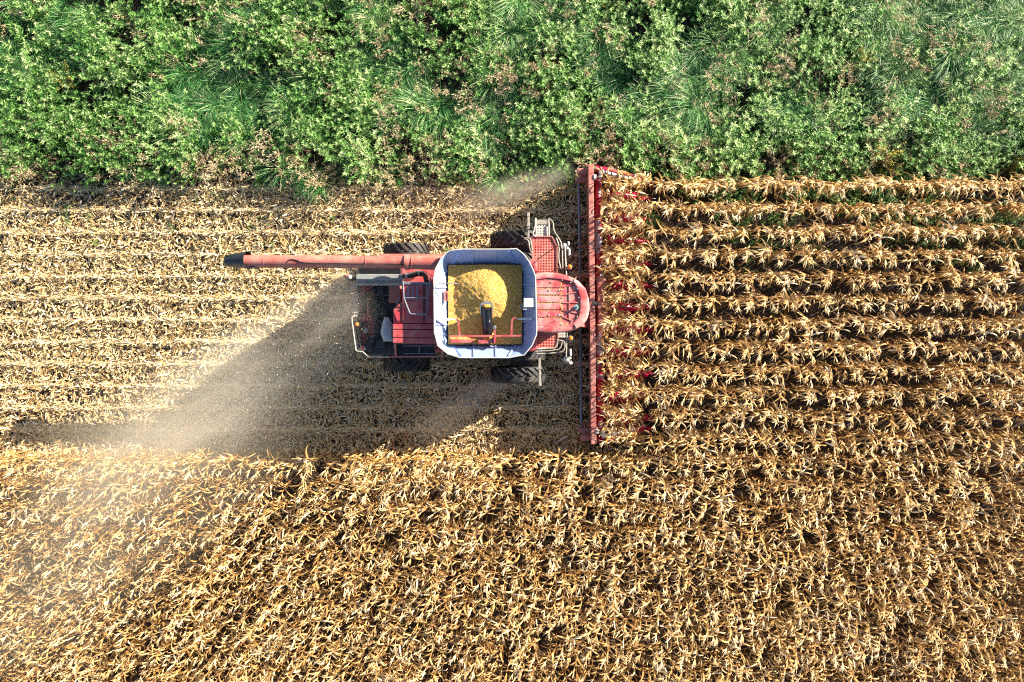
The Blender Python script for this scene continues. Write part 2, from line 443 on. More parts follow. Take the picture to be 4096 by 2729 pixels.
# ------------------------------------------------------------------ litter and stubble on the harvested strip
def litter(n, x0, x1, y0, y1, dens=None):
    x = rng.uniform(x0, x1, n); y = rng.uniform(y0, y1, n)
    if dens is not None:
        keep = rng.random(n) < dens(x, y); x, y = x[keep], y[keep]
    n = len(x)
    L = rng.gamma(2.0, .045, n)+.035; w = np.clip(L*rng.uniform(.1, .3, n), .008, .045); az = rng.uniform(0, 2*np.pi, n)
    tilt = rng.normal(0, .3, n); z = rng.uniform(.015, .09, n)+np.abs(np.sin(tilt))*L*.5
    roll = rng.normal(0, .4, n); bend = rng.normal(0, .12, n)*L
    d = np.stack([np.cos(az)*np.cos(tilt), np.sin(az)*np.cos(tilt), np.sin(tilt)], -1)
    s = np.stack([-np.sin(az)*np.cos(roll), np.cos(az)*np.cos(roll), np.sin(roll)], -1)
    c = np.stack([x, y, z], -1)
    rows = []
    for t, wf in ((-.5, .35), (-.12, 1.), (.2, .95), (.5, .2)):
        q = c+d*(L*t)[:, None]; q[:, 2] += bend*(.25-t*t)*2
        q[:, 0] += (bend*(.25-t*t)*2)*-np.sin(az); q[:, 1] += (bend*(.25-t*t)*2)*np.cos(az)
        rows += [q-s*(w*wf/2)[:, None], q+s*(w*wf/2)[:, None]]
    V = np.stack(rows, 1)
    Q = np.array([[0, 1, 3, 2], [2, 3, 5, 4], [4, 5, 7, 6]])
    Q = (Q[None]+(np.arange(n)*8)[:, None, None]).reshape(-1, 4)
    V = V.reshape(-1, 3); V[:, 2] = np.maximum(V[:, 2], .006)
    T = np.repeat(np.clip(rng.normal(.6, .24, n), 0, 1), 8)
    return V, Q, T
def litter_density(x, y):
    rowphase = np.abs(((y-ROW0)/ROW+.5) % 1-.5)
    f = .3+.5*Field(.45, 3)(x, y)+.3*Field(1.7, 4)(x, y)+.3*np.exp(-(rowphase/.11)**2)-.08*np.exp(-((((y-ROW0)/ROW+.27) % 1-.5)/.12)**2)  # last term thins a dark stripe along each row, standing in for its shadow
    f = f*np.clip((6.0-y)/.9, 0, 1)
    f = np.where(x > 2.3, f*.55, f)
    f = np.where(y < -3.9, f*.35, f)
    return f*.95
V, Q, T = litter(230000, XL, 4.6, -5.0, 6.3, litter_density)
np_obj('straw_litter', V, Q, T, M['straw'], 'pale chopped straw and husks spread over the harvested strip', 'straw')
V, Q, T = litter(5000, 3.2, XR, -13, 5.6); T = T*.6
np_obj('leaf_litter', V, Q, T, M['straw'], 'fallen dry leaves on the dark soil between the corn rows', 'leaf litter')
# leaves torn loose and lying over the header's snouts
V, Q, T = litter(3200, 3.0, 4.55, -3.4, 5.7, lambda x, y: np.clip(1.15-(x-3.0)*.55, .2, 1)*(.35+.65*Field(.5, 9)(x, y)))
V = V.reshape(-1, 8, 3); c_ = V.mean(1, keepdims=True); V = c_+(V-c_)*np.array([2.0, 2.0, 1.6]); V[:, :, 2] += (1.12-(c_[:, :, 0]-3.0)*.32)*rng.uniform(.55, 1.1, len(V))[:, None]
np_obj('loose_leaves', V.reshape(-1, 3), Q, T*.85, M['corn'], 'loose dry leaves lying across the red snouts of the header', 'leaves')
stub = []
for i in range(6):
    b = Bits(); r = random.Random(i)
    h = r.uniform(.1, .24); t = r.uniform(.6, .95); lx, ly = r.uniform(-.08, .08), r.uniform(-.06, .06)
    b.rod([(0, 0, 0), (lx*.5, ly*.5, h*.6), (lx, ly, h)], .016, .013, t, 5)
    for j in range(5):
        b.strip((lx*.5, ly*.5, h*r.uniform(.1, .8)), r.choice((0, math.pi))+r.gauss(0, .7), r.uniform(-.1, .9), r.uniform(.12, .3), r.uniform(.02, .045), r.uniform(.6, 2), 3, min(1, r.uniform(.55, 1)), r.uniform(-.6, .6))
    stub.append(b.arr())
sp = []
for k in range(7, -5, -1):
    x = XL
    while x < 3.1:
        sp.append((x, ROW0+ROW*k+random.gauss(0, .025), 0)); x += abs(random.gauss(.16, .04))+.03
pos = np.array(sp)
V, Q, T = scatter(stub, rng.integers(0, 6, len(pos)), pos, rng.uniform(-.5, .5, len(pos)), rng.uniform(.8, 1.25, len(pos)), rng.normal(0, .08, len(pos)))
# straw combed along the cut rows
n = 19000; x = rng.uniform(XL, 3.0, n); k = rng.integers(-4, 8, n); y = ROW0+ROW*k+rng.normal(0, .055, n)+.03*(Field(1.1, 41)(x, k*3.0)-.5)
ok = rng.random(n) < (1.25*Field(1.3, 42)(x, y)*np.where(k % 3 == 1, .55, 1.))*np.clip((5.9-y)/.8, 0, 1); x, y = x[ok], y[ok]; n = len(x)
L = rng.uniform(.08, .26, n); wd = rng.uniform(.012, .028, n); az = rng.normal(0, .28, n); z = rng.uniform(.08, .2, n); tl = rng.normal(0, .2, n)
d = np.stack([np.cos(az), np.sin(az), tl], -1)*(L/2)[:, None]; e2 = np.stack([-np.sin(az), np.cos(az), rng.normal(0, .4, n)], -1)*(wd/2)[:, None]
c_ = np.stack([x, y, z], -1)
V2 = np.stack([c_-d-e2, c_+d-e2, c_+d+e2, c_-d+e2], 1).reshape(-1, 3)
Q = np.concatenate([Q, np.arange(4*n).reshape(-1, 4)+len(V)]); V = np.concatenate([V, V2]); T = np.concatenate([T, np.repeat(np.clip(rng.normal(.72, .14, n), 0, 1), 4)])
np_obj('corn_stubble', V, Q, T, M['straw'], 'lines of short cut corn stubble left in the harvested strip', 'stubble')

# ------------------------------------------------------------------ weeds
def make_tussock(seed):
    r = random.Random(seed); b = Bits()
    n = r.randint(120, 160); hh = r.uniform(.7, 1.05)
    for i in range(n):
        a = r.uniform(0, 6.28); rr = r.uniform(0, .22)
        az = math.atan2(math.sin(a), math.cos(a)+.85)     # swept by the wind towards +X
        b.strip((rr*math.cos(a), rr*math.sin(a), 0), az, r.uniform(.95, 1.45), hh*r.uniform(.6, 1.15), r.uniform(.013, .021), r.uniform(1.0, 2.4), 5,
                min(1, max(0, r.gauss(.45, .2))) if r.random() > .06 else 1.0, r.uniform(-.5, .5), r.uniform(-.6, .6), profile=lambda t: 1-t*.85)
    return b.arr()
def make_broadleaf(seed, hmax=.85):
    r = random.Random(seed); b = Bits()
    for i in range(r.randint(9, 14)):
        a = r.uniform(0, 6.28); e = r.uniform(.7, 1.45); L = hmax*r.uniform(.45, 1.0)
        d = np.array([math.cos(e)*math.cos(a)+.12, math.cos(e)*math.sin(a), math.sin(e)])
        tip = d*L
        b.rod([(0, 0, 0), tip*.55, tip], .007, .004, .25, 3)
        tt = min(1, max(0, r.gauss(.55, .2)))
        for j in range(13):      # leaves up the stem
            q = tip*r.uniform(.35, 1.0); aa = r.uniform(0, 6.28)
            b.strip(q, aa, r.uniform(-.1, .8), r.uniform(.06, .13), r.uniform(.018, .034), r.uniform(.2, 1.2), 2, tt+r.uniform(-.25, .15), r.uniform(-.5, .5))
        for j in range(11):      # rosette at the tip
            aa = j*2.4+r.uniform(-.3, .3)
            b.strip(tip, aa, r.uniform(.1, .9), r.uniform(.04, .09), r.uniform(.016, .028), r.uniform(.2, 1.0), 2, tt+r.uniform(0, .35), r.uniform(-.4, .4))
    return b.arr()
def make_dead(seed, h=.95, lean=.35, rich=1.0):
    r = random.Random(seed); b = Bits()
    for i in range(r.randint(3, 5)):
        a = r.gauss(0, 1.0); e = r.uniform(.9, 1.4); L = h*r.uniform(.7, 1.1)
        p = np.array([0., 0, 0]); pts = [p]
        for k in range(4):
            p = p+np.array([math.cos(e)*math.cos(a), math.cos(e)*math.sin(a), math.sin(e)])*L/4; pts.append(p); e -= r.uniform(0, lean)
        b.rod(pts, .007, .004, r.uniform(.3, .9), 3)
        for j in range(int(9*rich)):
            q = pts[2]+(pts[4]-pts[2])*r.uniform(.1, 1)
            aa = r.gauss(a, 1.1); ee = r.uniform(.2, 1.2); l2 = r.uniform(.1, .24)
            end = q+np.array([math.cos(ee)*math.cos(aa), math.cos(ee)*math.sin(aa), math.sin(ee)])*l2
            b.rod([q, end], .004, .003, r.uniform(.3, .8), 3)
            for m_ in range(6):
                b.strip(q+(end-q)*r.uniform(.4, 1.1), r.uniform(0, 6.28), r.uniform(-.4, 1.2), r.uniform(.025, .06), r.uniform(.010, .022), .5, 1, r.uniform(.3, 1), r.uniform(-1, 1), profile=lambda t: 1-.3*t)
    return b.arr()
tus = [make_tussock(i) for i in range(7)]
brd = [make_broadleaf(50+i) for i in range(8)]
ded = [make_dead(80+i) for i in range(7)]
YW0, YW1 = 5.4, 16.2
fa, fb, fc, fd = Field(1.6, 21), Field(1.3, 22), Field(2.6, 23), Field(.8, 24)
def spots(n, dens, y0=YW0, y1=YW1, x0=XL, x1=XR):
    x = rng.uniform(x0, x1, n); y = rng.uniform(y0, y1, n)
    k = rng.random(n) < dens(x, y); return x[k], y[k]
def srgb_step(v, a, b): return np.clip((v-a)/(b-a), 0, 1)
gr = lambda x, y: srgb_step(.6*fa(x, y)+.4*fc(x, y), .40, .56)*srgb_step(y, 6.9, 7.8)
hf = Field(.9, 31)
x, y = spots(4200, lambda x, y: .05+.95*gr(x, y)*(.25+.75*srgb_step(x, -14, -9)))
pos = np.stack([x, y, 0*x], -1)
V, Q, T = scatter(tus, rng.integers(0, len(tus), len(x)), pos, WIND+rng.normal(0, .55, len(x)), (.55+.75*hf(x, y))*rng.uniform(.85, 1.15, len(x)), rng.normal(0, .17, len(x))+(fd(x, y)-.5)*.5)
np_obj('grass', V, Q, T, M['grass'], 'long wind swept green grass among the weeds', 'grass')
def brd_d(x, y): return .28+.72*(1-gr(x, y))
x, y = spots(3000, brd_d)
ok = y > YW0+.9*(fa(x+3, y*0)-.35); x, y = x[ok], y[ok]
pos = np.stack([x, y, 0*x], -1)
V, Q, T = scatter(brd, rng.integers(0, len(brd), len(x)), pos, rng.uniform(0, 6.28, len(x)), (.45+1.0*hf(x+5, y))*rng.uniform(.8, 1.25, len(x))*np.clip(.7+(y-YW0)*.5, .7, 1.15), rng.normal(0, .14, len(x))+(fb(x, y)-.5)*.35)
np_obj('leafy_weeds', V, Q, T, M['weed'], 'bushy bright green leafy weeds covering the unfarmed strip', 'weeds')
# the weeds that creep into the outer corn rows and into the stubble
x, y = spots(2300, lambda x, y: np.where(x > 4.3, srgb_step(y, 2.2, 5.6)*srgb_step(fb(x, y), .3, .6), .75*srgb_step(fb(x, y), .5, .7)*srgb_step(y, 3.0, 5.6)), 2.2, 6.0)
ok = ~((x > 2.2) & (x < 4.4)); x, y = x[ok], y[ok]
pos = np.stack([x, y, 0*x], -1)
V, Q, T = scatter(brd, rng.integers(0, len(brd), len(x)), pos, rng.uniform(0, 6.28, len(x)), np.where(x > 4, rng.uniform(.4, .8, len(x)), rng.uniform(.2, .4, len(x))), rng.normal(-.05, .12, len(x)))
np_obj('low_weeds', V, Q, T, M['weed'], 'low green weeds creeping between the outer corn rows and stubble', 'weeds')
dd = lambda x, y: .05+.95*np.exp(-((y-6.45-.7*(fc(x, y)-.5))/.55)**2)*srgb_step(fa(x, y), .2, .55)+.3*srgb_step(fb(x+7, y), .5, .75)
x, y = spots(2400, dd)
pos = np.stack([x, y, 0*x], -1)
V, Q, T = scatter(ded, rng.integers(0, len(ded), len(x)), pos, WIND+rng.normal(0, .9, len(x)), rng.uniform(.75, 1.25, len(x)), rng.normal(0, .15, len(x)))
np_obj('dead_weeds', V, Q, T, M['deadweed'], 'dead brown seed heads standing among the green weeds', 'dead weeds')

def make_yellow(seed):
    r = random.Random(seed); st, fl = Bits(), Bits()
    for i in range(26):
        a = r.uniform(0, 6.28); e = r.uniform(.6, 1.5); L = r.uniform(.6, 1.1)
        tip = np.array([math.cos(e)*math.cos(a), math.cos(e)*math.sin(a), math.sin(e)])*L
        st.rod([(0, 0, 0), tip*.6, tip], .008, .004, .2, 3)
        for j in range(34):
            fl.strip(tip*r.uniform(.5, 1.02)+np.array([r.gauss(0, .035), r.gauss(0, .035), r.gauss(0, .03)]), r.uniform(0, 6.28), r.uniform(-.2, 1.2), r.uniform(.03, .075), r.uniform(.012, .024), .6, 1, min(1, max(0, r.gauss(.55, .25))), r.uniform(-1, 1), profile=lambda t: 1-.4*t)
    return st.arr(), fl.arr()
YEL = [(3545, 620, 1.15, 'big pale yellow bush near the lower right edge of the weeds'),
       (3455, 215, .9, 'yellow bush alone in the long grass at the upper right'),
       (255, 305, .85, 'yellow bush in the green weeds at the far left'),
       (2212, 265, .6, 'small yellow bush in the weeds above the harvester cab'),
       (2330, 603, .5, 'small yellow weed just above the end of the red header'),
       (2470, 25, .6, 'small yellow weed at the top edge of the picture right of centre'),
       (4075, 655, .75, 'yellow bush at the right border just above the corn')]
for i, (X, Y, s_, lab) in enumerate(YEL):
    q = P(X, Y, .6); e = empty('yellow_bush', (q.x, q.y, 0), lab, 'bush', 'yellow bushes among the weeds')
    a, f = make_yellow(300+i); e.scale = (s_, s_, s_)
    for n, arr in (('stem', a), ('foliage', f)):
        o = bpy.data.objects.new(n, np_mesh(n, *arr, M['yellowweed'])); COL.objects.link(o); o.parent = e

# ------------------------------------------------------------------ combine harvester
CX, CY = 0.0, 1.12
cb = empty('combine_harvester', (CX, CY, 0), 'red combine harvester with a full grain tank driving into the corn', 'combine harvester')
# chassis and body under everything
mb = MB()
mb.box((-1.95, CY, 1.75), (5.5, 2.9, 1.5)); mb.box((-4.55, CY, 1.95), (.5, 2.5, 1.2))
body = mb.build('body', M['red'], cb, bevel=.05)
mb = MB()
for s_ in (-1, 1):
    for i in range(3): mb.box((-3.6+i*1.65, CY+s_*1.46, 1.75), (1.5, .04, 1.25))
mb.build('side_panel', M['red'], cb, body, bevel=.02)
mb = MB(); mb.box((.4, CY, 1.0), (.35, 4.0, .35)); mb.cone((-3.57, CY-1.7, .78), (-3.57, CY+1.7, .78), .1, .1); mb.box((-1.6, CY, .95), (4.4, 1.1, .3))
mb.build('axle', M['dark'], cb)

# wheels -----------------------------------------------------------
def wheel(cx, cy, Rr, hw, nl, name):
    root = cb
    prof = [(-hw*.7, .52*Rr), (-hw*.95, .62*Rr), (-hw, .76*Rr), (-hw*.95, .9*Rr), (-hw*.8, .945*Rr), (0, .955*Rr), (hw*.8, .945*Rr), (hw*.95, .9*Rr), (hw, .76*Rr), (hw*.95, .62*Rr), (hw*.7, .52*Rr)]
    n = 48
    t = MB()
    rings = [[Vector((cx+r_*math.sin(a), cy+y_, Rr+r_*math.cos(a))) for a in [2*math.pi*i/n for i in range(n)]] for y_, r_ in prof]
    t.loft(rings, cap=False)
    for side in (-1, 1):
        for i in range(nl):
            a0 = 2*math.pi*(i+(.5 if side > 0 else 0))/nl
            secs = []
            for u in (0.0, .35, .7, 1.0, 1.06):
                y_ = side*(-.02+hw*.98*min(u, 1.0)); th = a0-.34*u
                rad = .955*Rr if u < .75 else (.925*Rr if u <= 1.0 else .86*Rr)
                top = Rr if u < .75 else (.985*Rr if u <= 1.0 else .90*Rr)
                wd = (.05+.012*u)/1.0
                dth = wd/Rr
                pt = lambda r_, q: Vector((cx+r_*math.sin(q), cy+y_, Rr+r_*math.cos(q)))
                secs.append([pt(rad*.97, th-dth), pt(top, th-dth*.75), pt(top, th+dth*.75), pt(rad*.97, th+dth)])
            t.loft(secs)
    w = MB()
    w.cone((cx, cy-hw*.55, Rr), (cx, cy+hw*.55, Rr), .2*Rr, .2*Rr, 20)
    ri = [[Vector((cx+r_*math.sin(a), cy+y_, Rr+r_*math.cos(a))) for a in [2*math.pi*i/32 for i in range(32)]] for y_, r_ in ((-hw*.7, .53*Rr), (-hw*.3, .48*Rr), (-.02, .47*Rr), (-.02, .02), (.02, .02), (.02, .47*Rr), (hw*.3, .48*Rr), (hw*.7, .53*Rr))]
    w.loft(ri, cap=False)
    e = bpy.data.objects.new(name, None); COL.objects.link(e); e.parent = cb
    t.build('tyre', M['rubber'], cb, e, smooth=False)
    w.build('rim', M['rimpaint'], cb, e)
    return e
for dy in (-2.24, -1.5, 1.5, 2.24): wheel(.2, CY+dy, .93, .27, 21, 'front_wheel')
for dy in (-1.86, 1.86): wheel(-3.57, CY+dy, .78, .28, 19, 'rear_wheel')

# grain tank -------------------------------------------------------
ZR, ZI = 4.05, 3.45
def c1(x, y, z): return W(1, x, y, z)
def arcpts(pts, n):
    """resample polyline to n points"""
    pts = [Vector((p[0], p[1], 0)) for p in pts]; L = [0]
    for a, b_ in zip(pts[:-1], pts[1:]): L.append(L[-1]+(b_-a).length)
    out = []
    for i in range(n):
        s_ = L[-1]*i/(n-1)
        j = max(k for k in range(len(L)) if L[k] <= s_+1e-9); j = min(j, len(pts)-2)
        out.append(pts[j].lerp(pts[j+1], (s_-L[j])/max(L[j+1]-L[j], 1e-9)))
    return out
# lower tank box
mb = MB()
lo = [c1(378, 345, ZI), c1(1140, 345, ZI), c1(1140, 1165, ZI), c1(378, 1165, ZI)]
cxm = sum((p.x for p in lo))/4; cym = sum((p.y for p in lo))/4
def hollow(mb, pts, z0, z1, th):
    n = len(pts); c = Vector((sum(p[0] for p in pts)/n, sum(p[1] for p in pts)/n))
    for i in range(n):
        a, b_ = Vector(pts[i][:2]), Vector(pts[(i+1) % n][:2]); nrm = Vector(((b_-a).y, -(b_-a).x)).normalized()
        if nrm.dot((a+b_)/2-c) < 0: nrm = -nrm
        q = [a, b_, b_+nrm*th, a+nrm*th]; mb.prism([(v.x, v.y) for v in q], z0, z1)
hollow(mb, [(p.x, p.y) for p in lo], 2.45, ZI+.02, .05)
tank = mb.build('grain_tank', M['red'], cb)
def panel(outer, inner, n, name, th=.015, bulge=0.0, mat='steel'):
    o = arcpts(outer, n); q = arcpts(inner, n); mb = MB(); m_ = 7
    top, bot = [], []
    for i in range(n):
        r1, r2 = [], []
        for k in range(m_):
            t = k/(m_-1)
            z = ZI+(ZR-ZI)*t
            A, B = c1(q[i].x, q[i].y, z), c1(o[i].x, o[i].y, z)
            p = A.lerp(B, t)
            p.z += bulge*math.sin(t*math.pi)*math.sin(i/(n-1)*math.pi*3)
            r1.append(p); r2.append(p+Vector((0, 0, -th)))
        top.append(r1+r2[::-1])
    mb.loft(top)
    return mb.build(name, M[mat], cb, tank, smooth=True)
TL = [(222, 480), (240, 380), (300, 270), (345, 220), (390, 190), (510, 176)]
TR = [(1000, 176), (1090, 171), (1160, 225), (1215, 300), (1260, 390), (1285, 460)]
BR = [(1298, 1010), (1295, 1070), (1250, 1180), (1170, 1280), (1010, 1310)]
BL = [(500, 1310), (370, 1270), (265, 1185), (228, 1040)]
panel([(510, 176), (1000, 176)], [(430, 345), (1090, 345)], 8, 'tank_panel')
panel([(1285, 460), (1298, 1010)], [(1140, 430), (1140, 1080)], 8, 'tank_panel')
panel([(1010, 1310), (500, 1310)], [(1080, 1165), (420, 1165)], 8, 'tank_panel')
panel([(228, 1040), (222, 480)], [(378, 1110), (378, 400)], 8, 'tank_panel')
panel(TL, [(378, 400), (378, 345), (430, 345)], 13, 'corner_panel', bulge=.035)
panel(TR, [(1090, 345), (1140, 345), (1140, 430)], 13, 'corner_panel', bulge=.045)
panel(BR, [(1140, 1080), (1140, 1165), (1080, 1165)], 13, 'corner_panel', bulge=.04)
panel(BL, [(420, 1165), (378, 1165), (378, 1110)], 13, 'corner_panel', bulge=.03)
mb = MB(); loop = TL+TR+BR+BL+[TL[0]]
mb.tube([c1(x, y, ZR) for x, y in loop], .017, 6)
mb.build('rim_lip', M['white'], cb, tank, smooth=True)
def onpanel(x0, y0, x1, y1, t0, t1, lift=.02):
    a = c1(x0, y0, ZI+(ZR-ZI)*t0); b_ = c1(x1, y1, ZI+(ZR-ZI)*t1); a.z += lift; b_.z += lift; return a, b_
for (x0, y0, x1, y1, t0, t1) in [(628, 345, 625, 185, 0, .95), (862, 345, 866, 185, 0, .95), (420, 330, 500, 185, .1, .95), (1095, 325, 1005, 190, .1, .95),
                                 (640, 1165, 640, 1295, 0, .92), (868, 1165, 872, 1295, 0, .92), (418, 1175, 512, 1300, .05, .95), (1085, 1170, 1005, 1290, .05, .9),
                                 (1135, 548, 1272, 545, 0, .95), (1135, 935, 1290, 935, 0, .95), (378, 575, 245, 575, 0, .9), (378, 965, 245, 962, 0, .9),
                                 (1145, 1010, 1290, 910+120, 0, .9), (378, 1080, 232, 1040, 0, .95), (1140, 390, 1275, 445, 0, .95), (378, 400, 232, 475, 0, .95)]:
    a, b_ = onpanel(x0, y0, x1, y1, t0, t1)
    mb = MB(); mb.span(a, b_, .045, .03); mb.build('panel_rib', M['steel'], cb, tank)
for x, y, z in [(x, 318, .13) for x in (470, 550, 955, 1010)]+[(x, 1185, .12) for x in (485, 565, 960, 1010)]:
    mb = MB(); mb.box(c1(x, y, ZI+z), (.03, .055, .035)); mb.build('latch', M['dark'], cb, tank)
# hook loops, brackets and latches on the rim
mb = MB(); mb.tube([c1(245, 545, 4.1), c1(262, 537, 4.15), c1(380, 530, 4.16), c1(470, 538, 4.1)], .014, 8, 1); mb.build('grab_hook', M['silver'], cb, tank, smooth=True)
mb = MB(); mb.tube([c1(378, 622, 3.78), c1(397, 625, 3.8), c1(397, 712, 3.8), c1(345, 714, 3.78)], .012, 6); mb.box(c1(350, 665, 3.72), (.1, .3, .07))
mb.build('bracket', M['beam'], cb, tank)
mb = MB(); mb.box(c1(1225, 735, 4.02), (.36, .27, .035)); mb.box(c1(1175, 775, 3.95), (.12, .2, .1)); mb.build('sensor_plate', M['white'], cb, tank, bevel=.01)
mb = MB(); mb.dome(c1(1133, 778, 3.93), .05, .06); mb.tube([c1(1180, 800, 3.98), c1(1150, 790, 4.0), c1(1155, 740, 4.0), c1(1185, 735, 4.0)], .012, 6, 1); mb.build('level_sensor', M['bluegrey'], cb, tank, smooth=True)
for (a, b_) in (((275, 912), (385, 910)), ((1240, 905), (1140, 905))):
    mb = MB(); mb.span(c1(*a, 4.0), c1(*b_, 3.86), .07, .05)
    mb.cone(c1(b_[0], b_[1], 3.86), c1(b_[0]+(65 if a[0] < 500 else -50), b_[1], 3.8), .03, .018, 8); mb.build('clamp', M['silver'], cb, tank)
# cross bar
ZB = 3.86
mb = MB(); mb.span(c1(385, 1085, ZB), c1(1145, 1080, ZB), .05, .05)
for q in ([(495, 1080), (485, 990), (478, 930), (455, 900)], [(1036, 1080), (1038, 960), (1045, 905), (1075, 890)], [(862, 1155), (860, 1060), (858, 985)]):
    for a, b_ in zip(q[:-1], q[1:]): mb.span(c1(*a, ZB), c1(*b_, ZB+.01), .055, .05)
mb.build('cross_bar', M['red'], cb, tank)
mb = MB(); mb.box(c1(520, 1135, 3.62), (.68, .1, .14)); mb.prism([tuple(c1(*q, 3.8)[:2]) for q in ((695, 1095), (720, 1095), (775, 1140), (840, 1095), (862, 1095), (862, 1160), (690, 1160))], 3.6, 3.82)
mb.build('inner_bracket', M['red'], cb, tank)
# fountain auger: a leaning dark tube with hood
a, b_ = c1(788, 1050, 3.5), c1(772, 775, 4.0)
mb = MB(); mb.cone(a, b_, .155, .165, 24); mb.dome((a.x, a.y, a.z-.02), .16, .12, 20)
fa_ = mb.build('fountain_auger', M['black'], cb, smooth=True)
fa_['label'] = 'dark tube delivering grain into the tank'
mb = MB(); mb.prism([tuple(c1(*q, 4.15)[:2]) for q in ((712, 745), (735, 728), (775, 720), (815, 728), (840, 748), (838, 768), (800, 752), (772, 748), (745, 752), (715, 768))], 4.12, 4.18)
for x in (712, 838): mb.span(c1(x, 755, 4.14), c1(x+2, 850, 3.95), .02, .07)
mb.build('hood', M['silver'], cb, fa_)
mb = MB(); mb.cone(c1(862, 975, 3.9), c1(862, 1010, 3.88), .045, .03, 10); mb.box(c1(860, 998, 3.9), (.1, .04, .04)); mb.build('coupling', M['silver'], cb, fa_)

# the corn in the tank
n = 90; gx = np.linspace(378-6, 1140+6, n); gy = np.linspace(345-6, 1165+6, n); V = []
f1 = Field(.25, 5); f3 = Field(.8, 8); f2 = Field(.06, 6)
for j in range(n):
    for i in range(n):
        q = c1(gx[i], gy[j], 3.6)
        pk = c1(800, 620, 3.6); d = math.hypot(q.x-pk.x, (q.y-pk.y)*.95)
        z = 3.93-.34*math.sqrt(d*d+.02)
        z2 = 3.50+.16*float(f3(q.x, q.y))
        z = max(z, z2)+.03*(float(f1(q.x, q.y))-.5)+.018*(float(f2(q.x, q.y))-.5)
        dd_ = math.hypot(q.x-c1(775, 770, 3.6).x, q.y-c1(775, 770, 3.6).y)
        V.append((q.x, q.y, z))
Q = [(j*n+i, (j+1)*n+i, (j+1)*n+i+1, j*n+i+1) for j in range(n-1) for i in range(n-1)]
mb = MB(); mb.add(V, Q); tag(mb.build('corn_grain', M['grain'], smooth=True), 'heap of golden corn kernels filling the grain tank', 'grain', kind='stuff')
p_ = c1(775, 765, 4.0); mb = MB(); mb.dome((p_.x, p_.y, 4.0), .135, .05, 18)
mb.build('grain_in_spout', M['grain'], smooth=True); tag(bpy.data.objects['grain_in_spout'], 'corn kernels welling out of the dark tube in the tank', 'grain', kind='stuff')

# cab and roof -------------------------------------------------------
ZC = 3.7
out = [(1290, 425), (1400, 415), (1520, 425), (1650, 460), (1740, 510), (1810, 590), (1845, 700), (1852, 800), (1832, 900), (1775, 980), (1700, 1020), (1600, 1045), (1450, 1052), (1290, 1036)]
inn = [(1290, 492), (1420, 475), (1560, 490), (1690, 520), (1730, 590), (1755, 680), (1758, 780), (1740, 880), (1680, 950), (1560, 980), (1400, 990), (1290, 975)]
no = 40
O = arcpts(out, no); I = arcpts(inn, no)
oc = Vector((1500, 735, 0))
rings = []
for (pts, f, z) in ((O, .97, ZC-.32), (O, 1.0, ZC-.2), (O, .992, ZC-.07), (O, .965, ZC-.015), (I, 1.03, ZC+.02), (I, 1.0, ZC+.012), (I, .985, ZC-.045)):
    rings.append([c1((oc+(p-oc)*f).x if p.x > 1295 else 1290, (oc+(p-oc)*f).y, z) for p in pts])
mb = MB(); mb.loft(rings)
roof = mb.build('cab_roof', M['roof'], cb, smooth=True)
def raised(poly, h, name='roof_panel'):
    mb = MB(); mb.prism([tuple(c1(x, y, ZC)[:2]) for x, y in poly], ZC-.06, ZC-.045+h); return mb.build(name, M['roof'], cb, roof, bevel=.008)
ys = [(497, 575), (588, 651), (664, 728), (742, 806), (819, 884), (897, 968)]
for i, (a, b_) in enumerate(ys):
    x1 = 1552
    if i == 0: poly = [(1292, 497), (1420, 483), (1552, 494), (1552, b_), (1292, b_)]
    elif i == 5: poly = [(1292, a), (1552, a), (1552, 976), (1400, 984), (1292, 970)]
    else: poly = [(1292, a), (x1, a), (x1, b_), (1292, b_)]
    raised(poly, .028)
for (a, b_) in (((1637, 560), (1637, 920)), ((1562, 573), (1695, 530)), ((1562, 657), (1740, 618)), ((1562, 735), (1755, 735)), ((1562, 815), (1745, 850)), ((1562, 880), (1690, 935)), ((1685, 520), (1712, 465)), ((1690, 955), (1722, 1003))):
    mb = MB(); zz = ZC-.035 if b_[0] != 1712 and b_[0] != 1722 else ZC+.015
    mb.span(c1(*a, zz), c1(*b_, zz), .032, .03); mb.build('roof_rib', M['roof'], cb, roof, bevel=.006)
for (x, y) in ((1455, 520), (1430, 605), (1535, 605), (1320, 865), (1425, 865), (1535, 862), (1565, 600), (1565, 500), (1568, 682), (1568, 785), (1568, 868), (1635, 470), (1655, 525), (1725, 590), (1740, 682), (1722, 880), (1662, 940), (1565, 960)):
    p_ = c1(x, y, ZC-.02); mb = MB(); mb.dome((p_.x, p_.y, p_.z), .022, .04, 8, 3); mb.build('roof_bolt', M['white'], cb, roof)
mb = MB(); p_ = c1(1715, 782, ZC); mb.box((p_.x, p_.y, ZC-.02), (.13, .13, .02), R(40)); mb.build('antenna_base', M['antenna'], cb, roof)
mb = MB(); mb.cone((p_.x, p_.y, ZC-.01), (p_.x, p_.y, ZC+.1), .04, .03, 12); mb.dome((p_.x, p_.y, ZC+.1), .03, .02); mb.tube([(p_.x, p_.y, ZC+.1), (p_.x+.02, p_.y+.01, ZC+.45)], .006, 5)
mb.build('antenna', M['bluegrey'], cb, roof, smooth=True)
mb = MB(); mb.tube([c1(1640, 825, ZC-.01), c1(1600, 800, ZC), c1(1565, 785, ZC)], .008, 5, 1); mb.build('cable', M['black'], cb, roof)
mb = MB()
g = [c1(x, y, 3) for x, y in ((1300, 470), (1560, 470), (1720, 560), (1760, 735), (1720, 910), (1560, 1000), (1300, 1000))]
mb.prism([(p.x, p.y) for p in g], 1.9, ZC-.28)
cab = mb.build('cab', M['glass'], cb, bevel=.04)
mb = MB()
